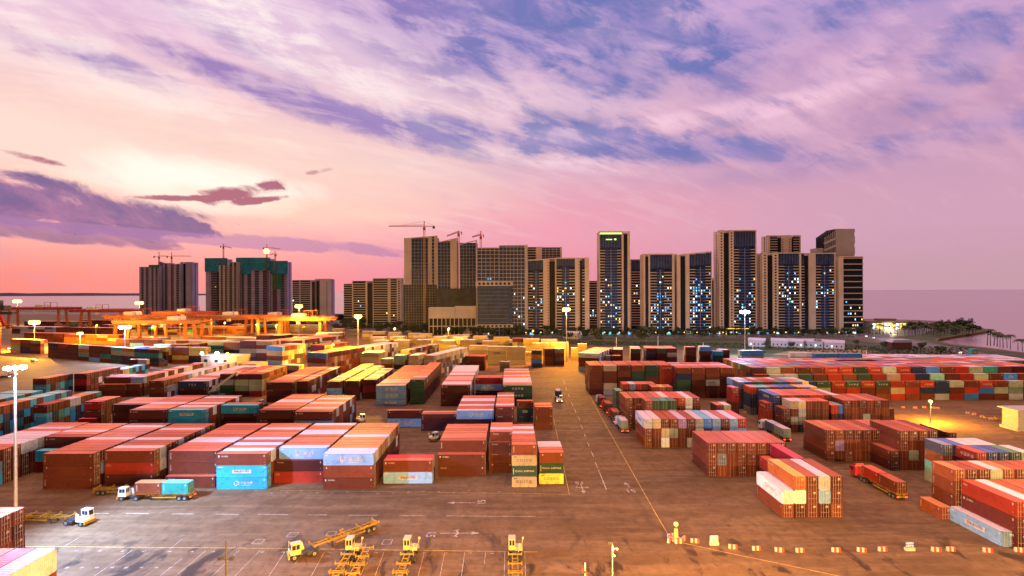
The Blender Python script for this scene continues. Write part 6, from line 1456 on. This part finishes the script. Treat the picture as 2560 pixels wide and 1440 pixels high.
# ------------------------------------------------------------------ sheds, pavilion, small buildings
M_shed = mat('shed_wall', (0.46, 0.40, 0.44), 0.7); M_shedr = mat('shed_roof', (0.36, 0.33, 0.46), 0.5)
for k, (px, py, w_) in enumerate([(1893, 866, 13), (1950, 867, 13), (1990, 868, 12), (2034, 869, 14), (2086, 872, 14), (1165, 836, 22), (1430, 846, 16), (1215, 838, 16)]):
    x, y = P(px, py); t_ = thing('site_shed', ORD[k]+' low site shed with pale ridged roof by the trees' if k > 4 else ORD[k]+' from left of the pale sheds behind the grass', 'shed', (x, y, 0), R(-32), 'pale site sheds')
    mb = MB(); mb.box(-w_/2, w_/2, -4, 4, 0, 5.2); mb.build('wall', M_shed, t_)
    mb = MB(); mb.bar((-w_/2-.5, -2.3, 6.1), (w_/2+.5, -2.3, 6.1), 5.0, 0.25); mb.v = []; mb.f = []; mb.m = []
    i = 0
    for sg in (-1, 1): mb.quad([(-w_/2-.4, sg*4.4, 5.1), (w_/2+.4, sg*4.4, 5.1), (w_/2+.4, 0, 7.2), (-w_/2-.4, 0, 7.2)]) ; mb.quad([(-w_/2-.4, sg*4.4, 5.25), (w_/2+.4, sg*4.4, 5.25), (w_/2+.4, 0, 7.35), (-w_/2-.4, 0, 7.35)])
    mb.build('roof', M_shedr, t_)
    for q in range(4): mb = MB(); xx = -w_/2+2+q*(w_-4)/3; mb.box(xx-0.5, xx+0.5, -4.03, -3.99, 1.6, 3.0); mb.build('window', M_lw if (k+q) % 5 == 0 else M_deep, t_)
x, y = P(2240, 872); t_ = thing('brick_shed', 'small dark red hut with blue roof on the grass', 'hut', (x+3, y, 0), 0.0)
mb = MB(); mb.box(-9, 7, -4, 4, 0, 5.5); mb.build('wall', mat('dark_brick', (0.12, 0.03, 0.03), 0.9), t_)
mb = MB(); mb.prism([(-9.5, 5.5), (7.5, 5.5), (5.5, 7.6), (-7.5, 7.6)], -4.5, 4.5); mb.build('roof', M_shedr, t_)
x, y = P(2224, 833); t_ = thing('pavilion', 'long lit pavilion with flat eaves among the palms', 'building', (x, y, 0), 0.0)
_, zt = PD(2224, 799, y); mb = MB(); mb.box(-20, 20, 0, 14, 0, zt-3); mb.build('wall', M_pale, t_)
mb = MB(); mb.box(-24, 24, -3, 17, zt-3, zt-1.6); mb.box(-9, 9, 2, 12, zt-1.6, zt+0.8); mb.build('roof', mat('pavilion_roof', (0.20, 0.15, 0.12), 0.8), t_)
for q in range(9): mb = MB(); xx = -17+q*4.2; mb.box(xx-1.5, xx+1.5, -0.06, 0.0, 4.5, zt-4.2); mb.build('lit_window', M_ly if q % 3 else M_lw, t_)
plight('pavilion_light', t_, (0, -5, 6), 9000, (1, .85, .55), 1.0)
x, y = P(1850, 836); t_ = thing('light_arch', 'frame of yellow fairy lights on the boulevard', 'light frame', (x, y, 0), 0.0)
mb = MB(); mb.box(-15, -14.6, -.2, .2, 0, 6); mb.box(9.6, 10, -.2, .2, 0, 6); mb.build('post', M_ly, t_); mb = MB(); mb.box(-15, 10, -.2, .2, 6, 6.5); mb.build('beam', M_ly, t_)
x, y = P(2433, 887); t_ = thing('kiosk', 'small yellow and green kiosk on the verge', 'kiosk', (x, y, 0), 0.0); mb = MB(); mb.box(-2, 2, -2, 2, 0, 4.4); mb.build('wall', mat('kiosk_teal', (0.05, 0.3, 0.3), 0.6), t_); mb = MB(); mb.box(-1, 1.2, -2.06, -2, 1, 3.4); mb.build('panel', M_markY, t_)
x, y = P(845, 800); t_ = thing('station_building', 'low long flat roofed building beyond the orange gantry crane', 'building', (x, y, 0), 0.0)
mb = MB(); mb.box(-20, 30, 0, 18, 0, 9); mb.build('wall', M_dglass, t_); mb = MB(); mb.box(-24, 34, -3, 20, 9, 10.5); mb.build('roof', M_mauve, t_)
# shop lights at the tower feet
for k in range(34):
    px = 1330+k*24.5+rnd.uniform(-6, 6); x, z = PD(px, 826, 588)
    if 1473 < px < 1500: continue
    mb = MB(); mb.box(-1.6, 1.6, -0.1, 0.1, 1.0, 3.6); o = mb.build('shop_front', LITM[rnd.choice('wcbc')], None, (x, 586+rnd.uniform(-1, 1), 0.0), 0.0); o.scale = (rnd.uniform(.5, 1.4), 1, rnd.uniform(.7, 1.2))
    tag(o, 'lit shop front, '+ORD[k]+' from left at the tower feet', 'shop front', 'lit shop fronts at the tower feet')
# little street lamps along the boulevard
for k in range(27):
    px = 1285+k*33+rnd.uniform(-4, 4); x, y = P(px, 846.5); t_ = thing('street_lamp', 'small yellow street lamp, '+ORD[k]+' from left along the boulevard', 'street lamp', (x, y+8, 0), 0.0, 'small street lamps along the boulevard')
    mb = MB(); mb.tube((0, 0, 0), (0, 0, 5.2), 0.12); mb.build('pole', M_dark, t_); mb = MB(); mb.sphere((0, 0, 5.6), 0.62, 8); mb.build('lamp_head', M_ly, t_)
# ------------------------------------------------------------------ trees
def leafmat(name, c1, c2):
    m, t, b = newmat(name); oi = t.nodes.new('ShaderNodeObjectInfo'); gm = t.nodes.new('ShaderNodeNewGeometry')
    r_ = V(t, gm.outputs['Random Per Island'])
    t.links.new(mixc(t, r_, c1, c2), b.inputs['Base Color']); b.inputs['Roughness'].default_value = 0.7
    return m
M_leaf = leafmat('leaves', (0.012, 0.028, 0.009), (0.055, 0.075, 0.02)); M_leafd = leafmat('dark_leaves', (0.012, 0.025, 0.012), (0.045, 0.07, 0.022)); M_palm = leafmat('palm_leaves', (0.015, 0.035, 0.012), (0.06, 0.085, 0.025))
M_bark = mat('bark', (0.09, 0.065, 0.045), 0.9)
def crown_mesh(seed, n, rx, rz, zc):
    r_ = random.Random(seed); mb = MB(); cl = [(r_.uniform(-.6, .6)*rx, r_.uniform(-.6, .6)*rx, zc+r_.uniform(-.6, .7)*rz, r_.uniform(.35, .6)) for _ in range(9)]
    for k in range(n):
        c_ = r_.choice(cl); a = r_.uniform(0, 6.28); u = r_.uniform(-1, 1); rad = c_[3]*rx*r_.uniform(0.5, 1)**0.5
        x, y, z = c_[0]+rad*math.cos(a)*math.sqrt(1-u*u), c_[1]+rad*math.sin(a)*math.sqrt(1-u*u), c_[2]+rad*u*rz/rx
        s_ = r_.uniform(0.25, 0.55)*rx/3.2; d = Vector((r_.gauss(0, 1), r_.gauss(0, 1), r_.gauss(0, 1))).normalized(); e = d.orthogonal().normalized()*s_; f = d.cross(e).normalized()*s_*0.7
        p = Vector((x, y, z)); mb.quad([p-e, p-f, p+e, p+f])
    return mb
def tree_kit(seed, h, rx, leafm, n=420):
    tr = MB(); r_ = random.Random(seed); tr.tube((0, 0, 0), (0.1, 0, h*0.55), h*0.028, h*0.016, 7)
    for k in range(5): a = r_.uniform(0, 6.28); tr.tube((0.05, 0, h*(0.3+0.05*k)), (math.cos(a)*rx*0.6, math.sin(a)*rx*0.6, h*(0.6+0.06*k)), h*0.012, h*0.005, 5)
    return tr.mesh('trunk', [M_bark]), crown_mesh(seed, n, rx, h*0.3, h*0.66).mesh('crown', [leafm])
def palm_kit(seed, h):
    r_ = random.Random(seed); tr = MB(); b_ = r_.uniform(-.8, .8); tr.tube((0, 0, 0), (b_*0.4, 0, h*0.5), 0.26, 0.2, 7); tr.tube((b_*0.4, 0, h*0.5), (b_, 0, h), 0.2, 0.15, 7)
    cr = MB()
    for k in range(20):
        a = 6.28*k/20+r_.uniform(-.15, .15); L = r_.uniform(2.8, 3.8); up = r_.uniform(-0.3, 1.0); p = Vector((b_, 0, h)); d = Vector((math.cos(a), math.sin(a), 0)); s_ = Vector((-d.y, d.x, 0))
        for q in range(5):
            t0, t1 = q/5, (q+1)/5; f = lambda t: p+d*L*t+Vector((0, 0, up*L*0.5*t-1.5*t*t*L*0.45))
            w0, w1 = 0.5*(1-t0*0.8), 0.5*(1-t1*0.8); A, B = f(t0), f(t1)
            cr.quad([A-s_*w0-Vector((0, 0, .25)), B-s_*w1-Vector((0, 0, .25)), B, A]); cr.quad([A, B, B+s_*w1-Vector((0, 0, .25)), A+s_*w0-Vector((0, 0, .25))])
    return tr.mesh('trunk', [M_bark]), cr.mesh('crown', [M_palm])
KITS = [tree_kit(3, 9, 3.6, M_leaf), tree_kit(8, 11, 4.2, M_leafd), tree_kit(15, 8, 3.8, M_leafd), tree_kit(22, 10, 4.6, M_leaf)]
PK = [palm_kit(4, 9), palm_kit(9, 11), palm_kit(14, 8)]
def plant_tree(nm, cat, label, x, y, kit, sc_, grp):
    t_ = thing(nm, label, cat, (x, y, 0), rnd.uniform(0, 6.28), grp); t_.scale = (sc_,)*3
    put('trunk', kit[0], t_); put('crown', kit[1], t_)
k = 0
row = []
for px in range(836, 1310, 15): row.append((px+rnd.uniform(-6, 6), 822+(px-836)*0.045+rnd.uniform(-7, 5), 1.0))
for px in range(1318, 2150, 15): row.append((px+rnd.uniform(-6, 6), 838+rnd.uniform(-4, 4), 0.85))
for px in range(1322, 2150, 17): row.append((px+rnd.uniform(-7, 7), 844+rnd.uniform(-3, 3), 0.85))
for px in range(842, 1310, 19): row.append((px+rnd.uniform(-7, 7), 829+(px-836)*0.035+rnd.uniform(-4, 4), 1.1))
for q in [(852, 828, 1.3), (870, 822, 1.4), (888, 815, 1.5), (905, 820, 1.3), (1495, 856, 1.1), (1622, 860, 1.7), (1600, 858, 1.2), (1412, 856, 1.3), (1425, 852, 1.1), (1490, 862, 1.6), (1760, 850, 1.0), (1915, 872, 0.7), (1975, 874, 0.7), (2045, 870, 0.8), (2140, 866, 0.6), (1895, 885, 0.6), (1905, 890, 0.6), (1060, 832, 1.2), (1120, 836, 1.3), (1150, 838, 1.2), (1090, 834, 1.3), (2390, 845, 1.2), (2350, 842, 1.3), (1300, 846, 1.2), (1460, 850, 1.0), (1893, 800, 1.9), (1480, 812, 1.6), (1590, 812, 1.7), (2300, 878, .8), (2350, 892, .8), (2210, 878, .8)]: row.append(q)
for k, (px, py, s_) in enumerate(row):
    x, y = P(px, py); plant_tree('tree', 'tree', ('leafy round' if k % 4 in (0, 3) else 'dark dense')+' tree, number %d counted from left in the green belt below towers' % (k+1), x, y, KITS[k % 4], s_*rnd.uniform(.8, 1.15), 'trees between the yard and the towers')
pr_ = [(px, 838-abs(px-2330)*0.02+rnd.uniform(-4, 4), rnd.uniform(.9, 1.2)) for px in range(2172, 2440, 9)]+[(px, 862+(px-2465)*0.17+rnd.uniform(-2, 2), rnd.uniform(1.0, 1.35)) for px in (2468, 2476, 2485, 2493, 2500, 2508, 2518, 2526, 2545, 2556)]+[(px, 826, .9) for px in (2290, 2310, 2335, 2352, 2370, 2392, 2410, 2425)]
for k, (px, py, s_) in enumerate(pr_):
    x, y = P(px, py); plant_tree('palm_tree', 'palm tree', 'palm tree, %s from left by the water' % ORD[k % len(ORD)] if k < 39 else 'palm tree on the tip of the headland, number %d' % (k-38), x, y, PK[k % 3], s_, 'palm trees on the shore')
for k, px in enumerate(range(2262, 2440, 7)):
    x, y = P(px+rnd.uniform(-4, 4), 830+rnd.uniform(-8, 6)); plant_tree('tree', 'tree', 'dark shore tree, %s from left on the headland' % ORD[k], x, y, KITS[1+k % 2], rnd.uniform(1.0, 1.4), 'dark trees on the headland')
# low scrub over the grass field
mb = MB(); r_ = random.Random(9)
for k in range(5200):
    u = r_.random(); px = 1180+u*1250; py = 848+u*22+r_.random()*(10+30*max(0, u-0.45)); x, y = P(px, py); s_ = r_.uniform(.25, .9); a = r_.uniform(0, 3.14)
    p = Vector((x, y, s_*0.5)); e = Vector((math.cos(a), math.sin(a), r_.uniform(-.3, .3)))*s_; f = Vector((r_.uniform(-.4, .4), r_.uniform(-.4, .4), 1))*s_*0.8; mb.quad([p-e, p-f*0.6, p+e, p+f])
tag(mb.build('undergrowth', M_leaf), 'low scrub growing over the rough grass behind the yard', 'undergrowth', kind='stuff')
# waterfront light poles in the field
for k, (px, pt, pb) in enumerate([(1541, 843, 868), (1645, 840, 862), (1758, 856, 868), (1882, 862, 900), (2166, 875, 898)]):
    x, y = P(px, pb+6); _, z = PD(px, pt, y); mb = MB(); mb.tube((0, 0, 0), (0, 0, z), 0.22); o = mb.build('white_pole', M_white, None, (x, y, 0)); tag(o, 'thin white pole, '+ORD[k]+' from left along the grass field', 'pole', 'thin white poles along the grass field')

# ------------------------------------------------------------------ the air
if HAZE:
    m = bpy.data.materials.new('haze'); m.use_nodes = True; t = m.node_tree; t.nodes.clear()
    out = t.nodes.new('ShaderNodeOutputMaterial'); pv = t.nodes.new('ShaderNodeVolumePrincipled')
    pv.inputs['Color'].default_value = (0.86, 0.80, 0.90, 1); pv.inputs['Density'].default_value = HAZE; pv.inputs['Anisotropy'].default_value = 0.3
    t.links.new(pv.outputs[0], out.inputs['Volume'])
    mb = MB(); mb.box(-61000, 61000, -500, 61000, -8, 190); o = mb.build('haze', m); o['kind'] = 'stuff'; o['label'] = 'thin evening haze over the port and the sea'
